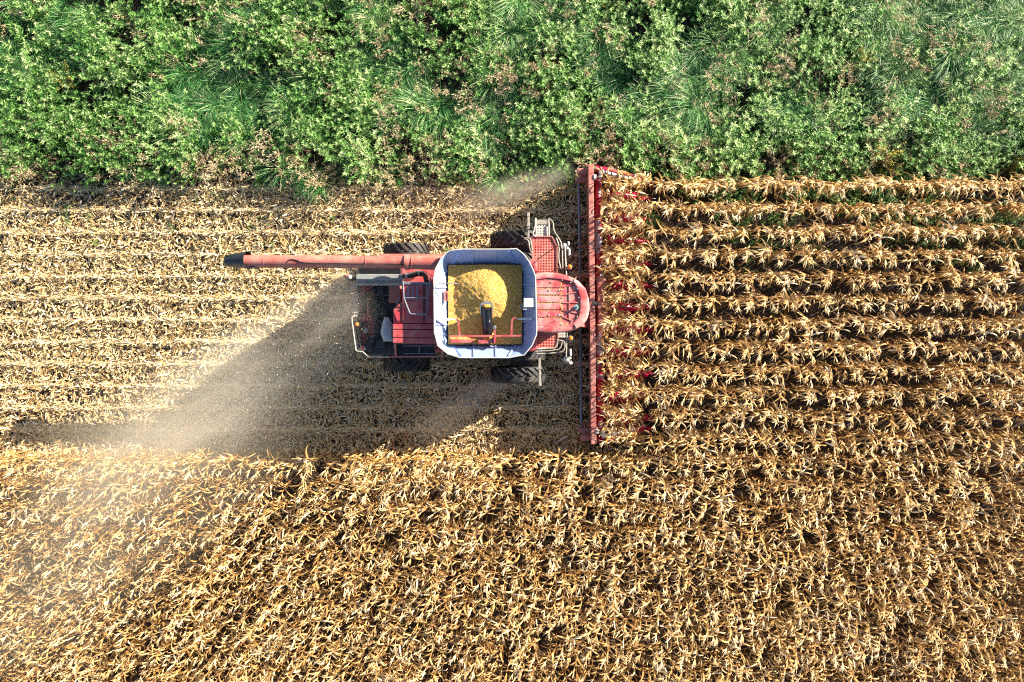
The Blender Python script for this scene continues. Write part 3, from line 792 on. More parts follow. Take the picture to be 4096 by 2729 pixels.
for (x, y) in ((1305, 472), (1560, 472), (1718, 562), (1718, 908), (1560, 998), (1305, 998)):
    p_ = c1(x, y, 3); mb.box((p_.x, p_.y, 2.67), (.09, .09, 1.55))
mb.build('pillar', M['dark'], cb, cab)
# grain caught in the grooves
mb = MB()
def strip_grain(pts, w, z):
    q = [Vector(c1(*p, z)) for p in pts]
    for a, b_ in zip(q[:-1], q[1:]):
        m_ = max(2, int((b_-a).length/.05))
        for i in range(m_):
            if random.random() < .1: continue
            c_ = a.lerp(b_, (i+.5)/m_); mb.dome((c_.x+random.uniform(-.005, .005), c_.y+random.uniform(-.005, .005), z), w*random.uniform(.8, 1.2), .02, 7, 2)
for y in (581, 657, 735, 812, 890): strip_grain([(1298, y), (1550, y)], .026, ZC-.046)
strip_grain([(1557, 500), (1557, 970)], .024, ZC-.046)
strip_grain([(1300, 972), (1400, 985), (1556, 976), (1670, 950)], .022, ZC-.046)
strip_grain([(1745, 640), (1752, 720), (1750, 800), (1732, 872), (1700, 920)], .022, ZC-.046)
strip_grain([(1300, 496), (1380, 485)], .016, ZC-.046)
tag(mb.build('spilled_grain', M['grain'], smooth=True), 'yellow corn kernels caught in the grooves of the red cab roof', 'grain', kind='stuff')

# feeder house
mb = MB(); mb.loft([[Vector((1.6, CY+s_*.6, z)) for s_, z in ((-1, 1.1), (1, 1.1), (1, 1.9), (-1, 1.9))], [Vector((2.62, CY+s_*.68, z)) for s_, z in ((-1, .35), (1, .35), (1, 1.15), (-1, 1.15))]])
mb.build('feeder_house', M['red'], cb, bevel=.02)

# left platform, ladder and rails (upper side in the picture)
ZP = 2.15
def c4(x, y, z): return W(4, x, y, z)
def c6(x, y, z): return W(6, x, y, z)
mb = MB(); mb.prism([tuple(c4(*q, ZP)[:2]) for q in ((1070, 455), (1450, 455), (1545, 650), (1545, 1175), (1150, 1175), (1085, 900))], ZP-.004, ZP)
plat = mb.build('platform', M['perf_red'], cb)
mb = MB()
pl = [c4(*q, ZP) for q in ((1070, 455), (1450, 455), (1545, 650), (1545, 1175))]
for a, b_ in zip(pl[:-1], pl[1:]): mb.span(a, b_, .03, .07)
mb.span(c4(1085, 902, ZP-.02), c4(1545, 902, ZP-.02), .02, .03); mb.span(c4(1070, 455, ZP), c4(1085, 900, ZP), .03, .07)
mb.build('platform_edge', M['beam'], cb, plat)
mb = MB(); mb.prism([tuple(c4(*q, ZP-.1)[:2]) for q in ((1140, 232), (1410, 232), (1410, 450), (1140, 450))], ZP-.104, ZP-.1); mb.build('step', M['perf_grey'], cb, plat)
mb = MB()
for i, y in enumerate((205, 178, 152)): mb.span(c4(1150, y, ZP-.4-.35*i), c4(1385, y, ZP-.4-.35*i), .05, .04)
mb.tube([c4(1148, 440, ZP-.05), c4(1150, 230, ZP-.05), c4(1150, 120, ZP-1.3)], .025, 6); mb.tube([c4(1395, 440, ZP-.05), c4(1390, 230, ZP-.05), c4(1385, 130, ZP-1.3)], .025, 6)
mb.build('ladder', M['rail'], cb, plat)
mb = MB()
mb.tube([c4(1650, 1050, 3.0), c4(1640, 600, 3.05), c4(1555, 450, 3.05), c4(1500, 380, 2.9), c4(1475, 290, 2.6), c4(1475, 190, 2.4), c4(1395, 110, 2.3)], .02, 8, 1)
mb.tube([c4(1615, 1060, 2.6), c4(1570, 880, 2.6), c4(1585, 640, 2.6), c4(1530, 480, 2.6)], .018, 8, 1)
for q in ((1640, 620), (1650, 1040)): mb.tube([c4(q[0], q[1], 3.03), c4(1545, q[1]+10, ZP)], .018, 6)
mb.build('handrail', M['rail'], cb, plat, smooth=True)
mb = MB()
mb.tube([c4(930, 500, 2.9), c4(1010, 520, 3.0), c4(1030, 700, 3.0), c4(1085, 790, 2.7), c4(1060, 560, 2.7), c4(1030, 480, 2.7), c4(940, 485, 2.7)], .018, 8, 1)
mb.tube([c4(1140, 450, 2.7), c4(1080, 420, 2.75), c4(1130, 300, 2.7), c4(1135, 110, 2.2)], .018, 8, 1)
mb.build('handrail', M['rail'], cb, plat, smooth=True)
# extremity marker arms
for (a, b_) in ((c4(1005, 40, 1.95), c4(1012, 470, 1.95)), (c6(1212, 545, 1.95), c6(1225, 1115, 1.95))):
    mb = MB(); mb.span(a, b_, .07, .04); m_ = a.lerp(b_, .45); mb.box(m_, (.1, .1, .08)); mb.box(b_ if b_.y < 0 else a, (.09, .12, .06))
    mb.build('marker_arm', M['rail'], cb, bevel=.006)
# right platform (lower side)
mb = MB(); mb.prism([tuple(c6(*q, ZP)[:2]) for q in ((1110, 445), (1140, 120), (1560, 120), (1560, 300), (1500, 440))], ZP-.004, ZP)
plat2 = mb.build('platform', M['perf_red'], cb)
mb = MB(); mb.prism([tuple(c6(*q, ZP)[:2]) for q in ((1572, 120), (1710, 120), (1710, 238), (1572, 238))], ZP-.004, ZP); mb.build('step', M['perf_grey'], cb, plat2)
mb = MB(); mb.span(c6(1565, 130, ZP), c6(1562, 300, ZP), .03, .06); mb.span(c6(1562, 300, ZP), c6(1500, 442, ZP), .03, .06); mb.span(c6(1500, 445, ZP), c6(1110, 448, ZP), .03, .06); mb.build('platform_edge', M['beam'], cb, plat2)
mb = MB()
mb.tube([c6(1545, 285, 3.0), c6(1660, 300, 3.0), c6(1690, 340, 3.0), c6(1690, 430, 3.0), c6(1660, 500, 3.0), c6(1560, 525, 3.0), c6(1180, 548, 3.0), c6(1112, 530, 3.0), c6(1140, 450, 2.9), c6(1300, 440, 2.3), c6(1500, 440, 2.3), c6(1545, 400, 2.3), c6(1555, 300, 2.3)], .02, 8, 1)
mb.tube([c6(1640, 310, 2.65), c6(1620, 420, 2.65), c6(1560, 475, 2.65), c6(1140, 500, 2.65)], .018, 8, 1)
mb.build('handrail', M['rail'], cb, plat2, smooth=True)

# mirrors and beacons on arms
def c5(x, y, z): return W(5, x, y, z)
def mirror(arm, housing, glasses):
    mb = MB(); mb.tube(arm, .022, 8); o = mb.build('mirror', M['rail'], cb, smooth=True)
    mb = MB()
    for (p_, s_, h) in housing: mb.dome(p_, s_, h, 12, 4)
    mb.build('housing', M['white'], cb, o, smooth=True)
    for (p_, sz, rz_) in glasses:
        mb = MB(); mb.box(p_, sz, rz_); mb.build('mirror_head', M['white'], cb, o, bevel=.015)
        mb = MB(); mb.box((p_[0]-sz[0]/2-.006, p_[1], p_[2]), (.008, sz[1]*.85, sz[2]*.85), rz_); mb.build('mirror_glass', M['mirror'], cb, o)
mirror([c4(1720, 1180, 3.2), c4(1705, 900, 3.15), c4(1695, 650, 3.1), c4(1740, 640, 3.1)], [(c4(1690, 630, 2.95), .09, .12), (c4(1740, 680, 2.95), .06, .1)],
       [(c4(1762, 585, 3.0), (.06, .11, .14), .2), (c4(1772, 755, 2.95), (.06, .2, .3), 0)])
mirror([c6(1735, 120, 3.2), c6(1722, 300, 3.15), c6(1720, 480, 3.1), c6(1715, 600, 3.1)], [(c6(1725, 645, 2.95), .1, .12), (c6(1785, 625, 2.95), .05, .1)],
       [(c6(1795, 520, 3.0), (.06, .22, .3), .06), (c6(1800, 712, 2.95), (.1, .1, .14), .5)])
def beacon(p_, r_=.06, mat='amber'):
    mb = MB(); mb.cone((p_.x, p_.y, p_.z-.08), (p_.x, p_.y, p_.z), r_*1.2, r_*1.1, 14); o = mb.build('beacon', M['rail'], cb)
    mb = MB(); mb.cone((p_.x, p_.y, p_.z), (p_.x, p_.y, p_.z+.07), r_, r_*.92, 16, False); mb.dome((p_.x, p_.y, p_.z+.07), r_*.92, .05, 16, 4); mb.build('lens', M[mat], cb, o, smooth=True)
    return o
beacon(c4(1782, 1027, 3.2), .068); beacon(c6(1800, 250, 3.2), .068)
mb = MB(); mb.span(c4(1725, 1020, 3.13), c4(1790, 1025, 3.13), .04, .03); mb.span(c6(1720, 235, 3.13), c6(1800, 245, 3.13), .04, .03); mb.build('beacon_bracket', M['rail'], cb)

# engine hood, engine deck and rear gear -------------------------------------
def c2(x, y, z): return W(2, x, y, z)
ZH = 3.7
def c2poly(q, z): return [tuple(c2(x, y, z)[:2]) for x, y in q]
mb = MB(); mb.prism(c2poly(((735, 515), (1120, 515), (1120, 978), (735, 978)), ZH), 2.5, ZH-.02)
mb.prism(c2poly(((632, 812), (735, 722), (735, 978), (632, 978)), ZH), 2.5, ZH-.06)
hood = mb.build('engine_hood', M['red'], cb, bevel=.025)
mb = MB()
for (a, b_) in ((985, 1046), (1054, 1141), (1149, 1203)): mb.prism(c2poly(((628, a), (1130, a), (1130, b_), (628, b_)), ZH), 2.5, ZH-.03)
mb.build('hood_panel', M['red'], cb, hood, bevel=.012)
mb = MB(); mb.box(c2(986, 750, ZH-.015), (.035, 1.15, .03)); mb.build('hood_seam', M['black'], cb, hood)
for x in (805, 857, 907): 
    mb = MB(); mb.box(c2(x, 637, ZH-.01), (.05, .42, .03)); mb.build('vent_strip', M['bluegrey'], cb, hood)
mb = MB(); mb.box(c2(905, 523, ZH+.0), (.8, .07, .04)); mb.build('hood_edge', M['bluegrey'], cb, hood)
mb = MB()
mb.tube([c2(745, 500, ZH+.12), c2(757, 690, ZH+.12), c2(822, 860, ZH+.12), c2(840, 876, ZH+.12), c2(1010, 876, ZH+.12), c2(1026, 860, ZH+.12), c2(1026, 605, ZH+.12), c2(1055, 565, ZH+.12), c2(1058, 455, ZH+.12)], .022, 8)
mb.tube([c2(757, 690, ZH+.12), c2(1026, 690, ZH+.12)], .018, 8)
for q in ((745, 505), (1026, 860), (1056, 470), (830, 868)): mb.tube([c2(*q, ZH+.12), c2(*q, ZH-.1)], .018, 6)
mb.build('guard_frame', M['bluegrey'], cb, hood, smooth=True)
# side trench frame by the lower edge
mb = MB(); mb.box(c2(880, 1285, 2.75), (1.26, .36, .1)); tr = mb.build('side_trench', M['black'], cb)
mb = MB()
mb.span(c2(750, 1238, 3.0), c2(1110, 1238, 3.0), .03, .03); mb.span(c2(770, 1325, 2.95), c2(1120, 1325, 2.95), .03, .03); mb.span(c2(932, 1240, 3.0), c2(932, 1325, 2.96), .03, .03)
mb.build('trench_rail', M['bluegrey'], cb, tr)
mb = MB()
mb.span(c2(645, 1208, 3.3), c2(1130, 1208, 3.3), .05, .05); mb.span(c2(590, 1362, 2.95), c2(1250, 1358, 2.95), .05, .06); mb.span(c2(655, 1215, 3.2), c2(665, 1350, 3.0), .06, .05); mb.span(c2(1195, 1290, 3.1), c2(1195, 1355, 3.0), .05, .05)
mb.span(c2(475, 200, 2.95), c2(1240, 205, 2.95), .07, .06)
mb.build('body_edge', M['beam'], cb, body)
mb = MB()
mb.prism(c2poly(((215, 360), (735, 360), (735, 1340), (300, 1340), (250, 1200), (215, 900)), 2.6), 2.3, 2.55)
deck = mb.build('engine_deck', M['dark'], cb, bevel=.02)
rr = random.Random(4)
mb = MB()
for i in range(26):
    x, y = rr.uniform(260, 600), rr.uniform(560, 1290)
    if 480 < x and 880 < y < 1200: continue
    mb.box(c2(x, y, 2.58), (rr.uniform(.06, .3), rr.uniform(.06, .3), rr.uniform(.08, .3)), rr.choice((0, .1, -.2)))
for i in range(7):
    x, y = rr.uniform(280, 560), rr.uniform(580, 1250); mb.cone(c2(x, y, 2.55), c2(x, y, 2.55+rr.uniform(.1, .3)), .06, .06, 12)
for x in (240, 275): mb.span(c2(x-30, 1000, 2.72), c2(x+10, 1270, 2.72), .05, .06)
mb.build('engine_block', M['dark'], cb, deck, bevel=.01)
mb = MB(); mb.box(c2(660, 640, 2.75), (.36, .6, .3)); mb.build('belt_guard', M['dusty_red'], cb, deck, bevel=.015); mb = MB(); mb.span(c2(345, 690, 2.75), c2(350, 930, 2.75), .06, .05); mb.span(c2(240, 925, 2.75), c2(355, 930, 2.75), .05, .05); mb.build('engine_cover', M['dusty_red'], cb, deck, bevel=.015)
mb = MB(); mb.tube([c2(500, 700, 2.7), c2(560, 640, 2.8), c2(640, 700, 2.8), c2(700, 690, 2.8)], .03, 8, 2); mb.tube([c2(300, 620, 2.7), c2(350, 760, 2.75), c2(330, 900, 2.7)], .025, 8, 2); mb.tube([c2(590, 1330, 2.7), c2(600, 1270, 2.9), c2(640, 1225, 3.2)], .012, 6, 1)
mb.build('hose', M['black'], cb, deck, smooth=True)
mb = MB(); mb.span(c2(712, 675, 3.1), c2(672, 765, 3.0), .05, .05); mb.build('strut', M['bluegrey'], cb, deck)
# milky tank
mb = MB()
ring = lambda q, z: [c2(x, y, z) for x, y in q]
b0 = [(535, 905), (585, 905), (640, 1000), (640, 1188), (525, 1188), (490, 1095), (505, 1000)]
ctr = (575, 1060)
sc_ = lambda q, f: [(ctr[0]+(x-ctr[0])*f, ctr[1]+(y-ctr[1])*f) for x, y in q]
mb.loft([ring(b0, 2.6), ring(b0, 3.0), ring(sc_(b0, .93), 3.1), ring(sc_(b0, .6), 3.16)])
mb.build('coolant_tank', M['plastic'], cb, smooth=True)
mb = MB(); mb.dome(c2(325, 1062, 2.6), .1, .12, 12, 4); mb.build('filler_cap', M['greyplate'], cb, deck, smooth=True)
# grey cover box, precleaner, intake
mb = MB(); mb.prism(c2poly(((210, 432), (225, 418), (748, 418), (748, 490), (210, 490)), 3.2), 3.0, 3.2); mb.prism(c2poly(((212, 492), (742, 492), (742, 532), (212, 532)), 3.0), 2.6, 3.05); cov = mb.build('cover_box', M['greyplate'], cb, bevel=.015)
mb = MB(); mb.box(c2(475, 465, 3.203), (.07, .11, .006)); mb.build('sticker', M['rail'], cb, cov)
mb = MB(); mb.cone(c2(220, 470, 3.02), c2(125, 465, 3.02), .07, .07, 14); mb.build('exhaust_pipe', M['black'], cb, cov, smooth=True)
p_ = c2(112, 448, 3.1); mb = MB(); mb.cone((p_.x, p_.y, 3.0), (p_.x, p_.y, 3.08), .085, .085, 16); mb.dome((p_.x, p_.y, 3.08), .085, .04); mb.build('exhaust_cap', M['dusty_red'], cb, cov, smooth=True)
p_ = c2(138, 452, 3.15); mb = MB(); mb.dome((p_.x, p_.y, 3.12), .07, .05, 14, 4); mb.build('work_lamp', M['white'], cb, cov, smooth=True)
mb = MB(); mb.box(c2(490, 390, 2.8), (1.3, .2, .3)); mb.build('belt_housing', M['black'], cb, bevel=.01)
mb = MB(); mb.tube([c2(745, 442, 3.2), c2(830, 440, 3.2), c2(930, 412, 3.25), c2(1000, 425, 3.3), c2(1015, 500, 3.4)], .075, 12, 2)
q = [c2(745, 442, 3.2), c2(830, 440, 3.2), c2(930, 412, 3.25)]
mb.build('intake_pipe', M['dark'], cb, smooth=True)
mb = MB(); mb.cone(c2(925, 413, 3.25), c2(942, 411, 3.26), .09, .09, 14); mb.cone(c2(775, 442, 3.2), c2(800, 441, 3.2), .085, .085, 14); mb.tube([c2(755, 370, 3.2), c2(765, 410, 3.3), c2(860, 400, 3.35), c2(905, 385, 3.4), c2(1000, 385, 3.5), c2(1100, 460, 3.6)], .012, 6, 2)
mb.build('pipe_clamp', M['silver'], cb, bpy.data.objects['intake_pipe'])
# rear rails and ladder
mb = MB()
mb.tube([c2(720, 541, 3.35), c2(190, 541, 3.35), c2(165, 550, 3.35), c2(152, 625, 3.35), c2(170, 640, 3.3), c2(215, 640, 3.0)], .022, 8)
for x in (720, 350, 170): mb.tube([c2(x, 543, 3.35), c2(x, 548, 2.6)], .018, 6)
mb.tube([c2(228, 896, 3.0), c2(175, 900, 3.35), c2(163, 912, 3.35), c2(166, 970, 3.35), c2(210, 1285, 3.35), c2(228, 1300, 3.35), c2(285, 1303, 3.35), c2(350, 1362, 3.3), c2(580, 1363, 3.3), c2(585, 1363, 2.7)], .022, 8)
for q in ((166, 970), (210, 1285), (350, 1362)): mb.tube([c2(*q, 3.35), c2(q[0]+20, q[1]-10, 2.5)], .018, 6)
rrail = mb.build('rear_rail', M['rail'], cb, smooth=True)
mb = MB()
for x in (195, 225): mb.span(c2(x, 655, 3.0), c2(x, 885, 3.0), .035, .05)
for y in (655, 685, 858, 885): mb.span(c2(185, y, 3.01), c2(245, y, 3.01), .04, .05)
mb.build('rear_ladder', M['rail'], cb, bevel=.004)
mb = MB()
for i in range(6): mb.box(c2(265+i*11, 770, 2.7), (.02, .55, .12))
mb.build('radiator_screen', M['dark'], cb, deck)
beacon(c2(226, 993, 3.05), .065); beacon(c2(292, 1265, 2.9), .06, 'redlens')
mb = MB(); mb.span(c2(240, 1268, 2.98), c2(320, 1276, 2.98), .04, .05); mb.build('lamp_bracket', M['white'], cb)

# unloading auger -----------------------------------------------------------
ZA = 3.72
def c3(x, y, z): return W(3, x, y, z)
mb = MB(); a = c3(520, 336, ZA); b_ = c2(790, 282, ZA); mb.cone(a, b_, .195, .185, 28)
ua = mb.build('unloading_auger', M['dusty_red'], cb, smooth=True)
mb = MB(); mb.cone(b_, c2(1180, 290, ZA), .2, .22, 28); mb.build('auger_elbow', M['dusty_red'], cb, ua, smooth=True)
mb = MB(); d_ = (b_-a).normalized()
for (c_, w_) in ((b_, .05), (c2(812, 282, ZA), .03), (c2(855, 284, ZA), .012)): 
    mb = MB(); mb.cone(c_-d_*w_, c_+d_*w_, .235 if w_ > .04 else .222, .235 if w_ > .04 else .222, 28); mb.build('flange', M['beam'], cb, ua, smooth=True)
for t in (.12, .345, .75):
    mb = MB(); mb.cone(a.lerp(b_, t)-d_*.012, a.lerp(b_, t)+d_*.012, .2, .2, 28); mb.build('weld_band', M['beam'], cb, ua, smooth=True)
mb = MB(); h1 = []
for (x, y, z) in ((1150, 420, .1), (1165, 350, .19), (1200, 308, .2), (1300, 312, .2), (1400, 360, .195), (1650, 375, .17), (1950, 370, .17), (2300, 378, .165)): h1.append(c3(x, y, ZA+z))
for (x, y) in ((440, 298), (700, 305), (800, 322), (1000, 315), (1120, 318)): h1.append(c2(x, y, ZA+.16))
mb.tube(h1, .014, 6, 1); mb.build('cable', M['black'], cb, ua, smooth=True)
# rubber boot: wide sleeve, open towards the tube
rings = []
for (x, ytop, ybot, zt) in ((205, 248, 410, -.2), (215, 240, 418, -.1), (400, 205, 438, -.02), (560, 178, 450, .02)):
    c_ = c3(x, (ytop+ybot)/2, ZA+zt); r_ = (c3(x, ytop, ZA)-c3(x, ybot, ZA)).length/2
    rings.append([c_+Vector((0, math.cos(t), math.sin(t)))*r_+Vector((-.06*math.sin(t) if x > 500 else 0, 0, 0)) for t in [2*math.pi*i/28 for i in range(28)]])
inner = [[p+(Vector((p.x, (r[0].y+r[14].y)/2, (r[7].z+r[21].z)/2))-p)*.08 for p in r] for r in rings]
mb = MB(); mb.loft(rings+inner[::-1], cap=False)
n_ = 28; mb.f.append(tuple(range(n_))[::-1])
mb.build('spout_boot', M['boot'], cb, ua, smooth=True)
mb = MB()
for s_ in (180, 450): mb.span(c3(690, s_+(12 if s_ < 300 else -12), ZA+.05), c3(560, s_+(5 if s_ < 300 else -5), ZA+.05), .03, .12)
mb.build('boot_bracket', M['dark'], cb, ua)

# ------------------------------------------------------------------ corn header
HX, HY = 2.66, 1.22
hd = empty('corn_header', (HX, HY, 0), 'long red twelve row corn header cutting into the standing corn', 'corn header')
y0h, y1h = 5.86, -3.42
mb = MB(); mb.box((HX, (y0h+y1h)/2, 1.27), (.175, y0h-y1h, .2)); mb.box((HX-.02, (y0h+y1h)/2, .75), (.04, y0h-y1h-.2, .8))
mb.build('frame_beam', M['beam'], hd, bevel=.012)
mb = MB(); mb.tube([(HX-.33, y0h-.35, .55), (HX-.33, y1h+.35, .55)], .05, 10)
mb.build('rear_tube', M['bluegrey'], hd, smooth=True)
for y in np.linspace(y0h-.6, y1h+.6, 9):
    mb = MB(); mb.box((HX-.2, y, .55), (.3, .05, .12)); mb.box((HX-.08, y, .9), (.05, .05, .6)); mb.build('bracket', M['dusty_red'], hd)
for s_, yy in ((1, y0h), (-1, y1h)):
    mb = MB(); mb.box((HX-.24, yy-s_*.17, 1.0), (.34, .18, .3)); mb.box((HX-.2, yy-s_*.42 , .8), (.5, .14, .35)); mb.box((HX-.2, yy-s_*.28, .85), (.2, .2, .2))
    mb.build('end_bracket', M['beam'], hd, bevel=.015)
# cross auger with flighting
AX, AZ = 2.96, .78
mb = MB(); mb.cone((AX, y0h-.3, AZ), (AX, y1h+.25, AZ), .13, .13, 20); ca = mb.build('cross_auger', M['auger_red'], hd, smooth=True)
def flight(ya, yb, hand):
    mb = MB(); turns = abs(yb-ya)/.56; n_ = int(turns*18)
    ring = []
    for i in range(n_+1):
        t = i/n_; th = hand*2*math.pi*turns*t; y = ya+(yb-ya)*t
        ring.append([Vector((AX+math.cos(th)*r_, y+o_, AZ+math.sin(th)*r_)) for r_, o_ in ((.12, -.006), (.28, -.004), (.28, .004), (.12, .006))])
    mb.loft(ring); return mb
flight(y0h-.35, HY+.95, 1).build('flighting', M['auger_red'], hd, ca, smooth=True)
flight(y1h+.3, HY-.95, 1).build('flighting', M['auger_red'], hd, ca, smooth=True)
# auger trough and back sheet
mb = MB(); mb.box((AX, (y0h+y1h)/2, .42), (.62, y0h-y1h-.3, .04)); mb.build('auger_trough', M['dark'], hd)
# centre cover over the feeder
q = [W(9, x, y, 1.05) for x, y in ((436, 330), (515, 326), (556, 400), (570, 960), (503, 1058), (446, 1062))]
mb = MB(); mb.prism([(p.x, p.y) for p in q], 1.0, 1.06); mb.build('centre_cover', M['dusty_red'], hd, bevel=.015)
q = [W(9, x, y, 1.3) for x, y in ((365, 690), (480, 692), (395, 640))]
mb = MB(); mb.prism([(p.x, p.y) for p in q], 1.372, 1.40); mb.build('pointer', M['dark'], hd)
# snouts
def half_ring(x, yc, w, z, zb, n=9):
    return [Vector((x, yc+w*math.cos(t), zb+(z-zb)*math.sin(t))) for t in [math.pi*i/(n-1) for i in range(n)]]
for k in range(-4, 7):
    yc = ROW0+ROW*(k+.5)
    if abs(yc-HY) > 99: continue
    mb = MB(); mb.loft([half_ring(x, yc, w, z, zb) for x, w, z, zb in ((3.2, .26, .82, .3), (3.3, .27, .92, .32), (3.7, .26, .86, .3), (4.02, .23, .74, .28), (4.1, .215, .69, .27))])
    hh = mb.build('snout', M['snout'], hd, smooth=True)
    mb = MB(); mb.loft([half_ring(x, yc, w, z, zb) for x, w, z, zb in ((4.12, .2, .665, .26), (4.3, .19, .56, .22), (4.6, .13, .37, .14), (4.85, .06, .21, .1), (4.92, .03, .17, .1))])
    mb.build('nose', M['snout'], hd, hh, smooth=True)
    mb = MB(); mb.cone((4.91, yc, .14), (5.05, yc, .09), .032, .006, 8); mb.build('tip', M['silver'], hd, hh)
# row units in the gaps
for k in range(-4, 8):
    yc = ROW0+ROW*k
    mb = MB()
    for s_ in (-1, 1): mb.box((3.65, yc+s_*.075, .42), (.85, .09, .05)); mb.tube([(3.3, yc+s_*.13, .46), (4.1, yc+s_*.12, .38)], .03, 6)
    mb.box((3.3, yc, .36), (.25, .3, .14)); mb.build('row_unit', M['bluegrey'], hd)
# end dividers with rotating cones
for s_, yy in ((1, y0h), (-1, y1h)):
    mb = MB()
    def sec(x, w0, w1, z):
        return [Vector((x, yy-s_*(w0), .15)), Vector((x, yy-s_*w1, .15)), Vector((x, yy-s_*w1, z-.1)), Vector((x, yy-s_*(w1*.6+w0*.4), z)), Vector((x, yy-s_*w0, z))]
    mb.loft([sec(2.86, 0.0, .16, 1.2), sec(3.2, .05, .2, 1.15), sec(3.8, .16, .3, .9), sec(4.15, .2, .42, .72), sec(4.55, .3, .46, .45), sec(4.95, .36, .42, .2)])
    dv = mb.build('end_divider', M['snout'], hd, smooth=True)
    a, b_ = Vector((3.1, yy-s_*.25, 1.22)), Vector((4.0, yy-s_*.42, .98))
    mb = MB(); mb.cone(a, b_, .085, .055, 16); cz = mb.build('rotary_cone', M['silver'], hd, dv, smooth=True)
    mb = MB(); L = (b_-a).length; d_ = (b_-a).normalized(); u_ = Vector((0, 0, 1)).cross(d_).normalized(); w_ = d_.cross(u_); secs = []
    for i in range(61):
        t = i/60; th = s_*t*2*math.pi*4.5; rr_ = .085+(.055-.085)*t; o_ = a+d_*(L*t); nrm = u_*math.cos(th)+w_*math.sin(th)
        secs.append([o_+nrm*(rr_-.01)-d_*.014, o_+nrm*(rr_+.02)-d_*.012, o_+nrm*(rr_+.02)+d_*.012, o_+nrm*(rr_-.01)+d_*.014])
    mb.loft(secs); mb.build('cone_flight', M['black'], hd, cz)
    mb = MB(); mb.box(a+Vector((-.08, 0, 0)), (.16, .14, .14), .2); mb.box(a+Vector((-.12, -s_*.12, -.02)), (.1, .1, .12)); mb.build('cone_motor', M['silver'], hd, dv, bevel=.01)
    mb = MB(); mb.box((HX+.13, yy-s_*.42, 1.3), (.09, .14, .2)); mb.build('work_lamp', M['white'], hd, dv, bevel=.01)
hd.rotation_euler = (0, 0, R(.6))

# ------------------------------------------------------------------ dust
def dust(name, label, centre, rz, size, dens, seed, nscale=.55, lo=.42, hi=.75, col=(.97, .91, .78), grow=0.5, src=0.12):
    """closed box of drifting dust; +X local runs downwind, density falls off to every side"""
    mb = MB(); mb.box((0, 0, 0), (2, 2, 2))
    m = bpy.data.materials.new(name); m.use_nodes = True; nt = m.node_tree; nt.nodes.clear()
    out = N(nt, 'ShaderNodeOutputMaterial'); v = N(nt, 'ShaderNodeVolumePrincipled'); nt.links.new(v.outputs[0], out.inputs['Volume'])
    v.inputs['Color'].default_value = (*col, 1); v.inputs['Anisotropy'].default_value = -.25
    tc = N(nt, 'ShaderNodeTexCoord').outputs['Object']
    sx = N(nt, 'ShaderNodeSeparateXYZ'); nt.links.new(tc, sx.inputs[0])
    x, y, z = sx.outputs
    u = math_n(nt, 'MULTIPLY', math_n(nt, 'ADD', x, 1.0), .5)          # 0 at source, 1 downwind
    wid = math_n(nt, 'ADD', math_n(nt, 'MULTIPLY', u, grow), 1-grow)
    vy = math_n(nt, 'DIVIDE', y, wid); vy = math_n(nt, 'MULTIPLY', vy, vy)
    fy = math_n(nt, 'SUBTRACT', 1.0, vy, True); fy = math_n(nt, 'MULTIPLY', fy, fy)
    fz = math_n(nt, 'MULTIPLY', math_n(nt, 'SUBTRACT', 1.0, z), .5, True)
    fx = math_n(nt, 'MULTIPLY', math_n(nt, 'DIVIDE', u, src, True), math_n(nt, 'SUBTRACT', 1.0, u, True))
    # noise in metres so puffs keep their size
    sc = N(nt, 'ShaderNodeVectorMath', operation='MULTIPLY'); nt.links.new(tc, sc.inputs[0]); sc.inputs[1].default_value = (size[0]*.3, size[1]*.9, size[2])
    of = N(nt, 'ShaderNodeVectorMath', operation='ADD'); nt.links.new(sc.outputs[0], of.inputs[0]); of.inputs[1].default_value = (seed*3.1, seed*1.7, seed)
    nf = ramp(nt, [(lo, (0., 0., 0.)), (hi, (1., 1., 1.))], noise(nt, of.outputs[0], nscale, 5, .6, .6)).outputs[0]
    d = math_n(nt, 'MULTIPLY', math_n(nt, 'MULTIPLY', fx, fy), math_n(nt, 'MULTIPLY', fz, nf))
    d = math_n(nt, 'MULTIPLY', d, dens)
    nt.links.new(d, v.inputs['Density'])
    me = bpy.data.meshes.new(name); me.from_pydata([tuple(q) for q in mb.v], [], mb.f); me.materials.append(m)
    o = bpy.data.objects.new(name, me); COL.objects.link(o)
    o.location = centre; o.rotation_euler = (0, 0, rz); o.scale = size
    tag(o, label, 'dust', kind='stuff')
    return o
def between(A, B, w, h, z0=.02):
    a, b_ = P(*A, 0), P(*B, 0); c_ = (a+b_)/2; d_ = b_-a
    return (c_.x, c_.y, z0+h/2), math.atan2(d_.y, d_.x), (d_.length/2, w, h/2)
c_, r_, s_ = between((1560, 1170), (300, 2050), 3.6, 4.2)
dust('dust_plume', 'pale dust cloud trailing from the rear of the harvester over the stubble', c_, r_, s_, .8, 1, nscale=.7, lo=.38, hi=.72, grow=.6, src=.06)
c_, r_, s_ = between((1250, 1480), (-300, 2700), 4.4, 4.4)
dust('dust_haze', 'thin golden dust drifting over the corn at the lower left', c_, r_, s_, .36, 5, nscale=.5, lo=.32, hi=.72, grow=.35, src=.3)
c_, r_, s_ = between((2090, 1470), (1640, 1740), .95, 1.3)
dust('wheel_dust', 'small dust streak behind the front wheel', c_, r_, s_, 2.0, 9, nscale=.9, lo=.2, grow=.6, src=.25)
c_, r_, s_ = between((2300, 690), (1800, 860), .9, 1.3)
dust('header_dust', 'small dust streak blown from the upper end of the header', c_, r_, s_, 1.7, 13, nscale=.9, lo=.2, grow=.6, src=.15)
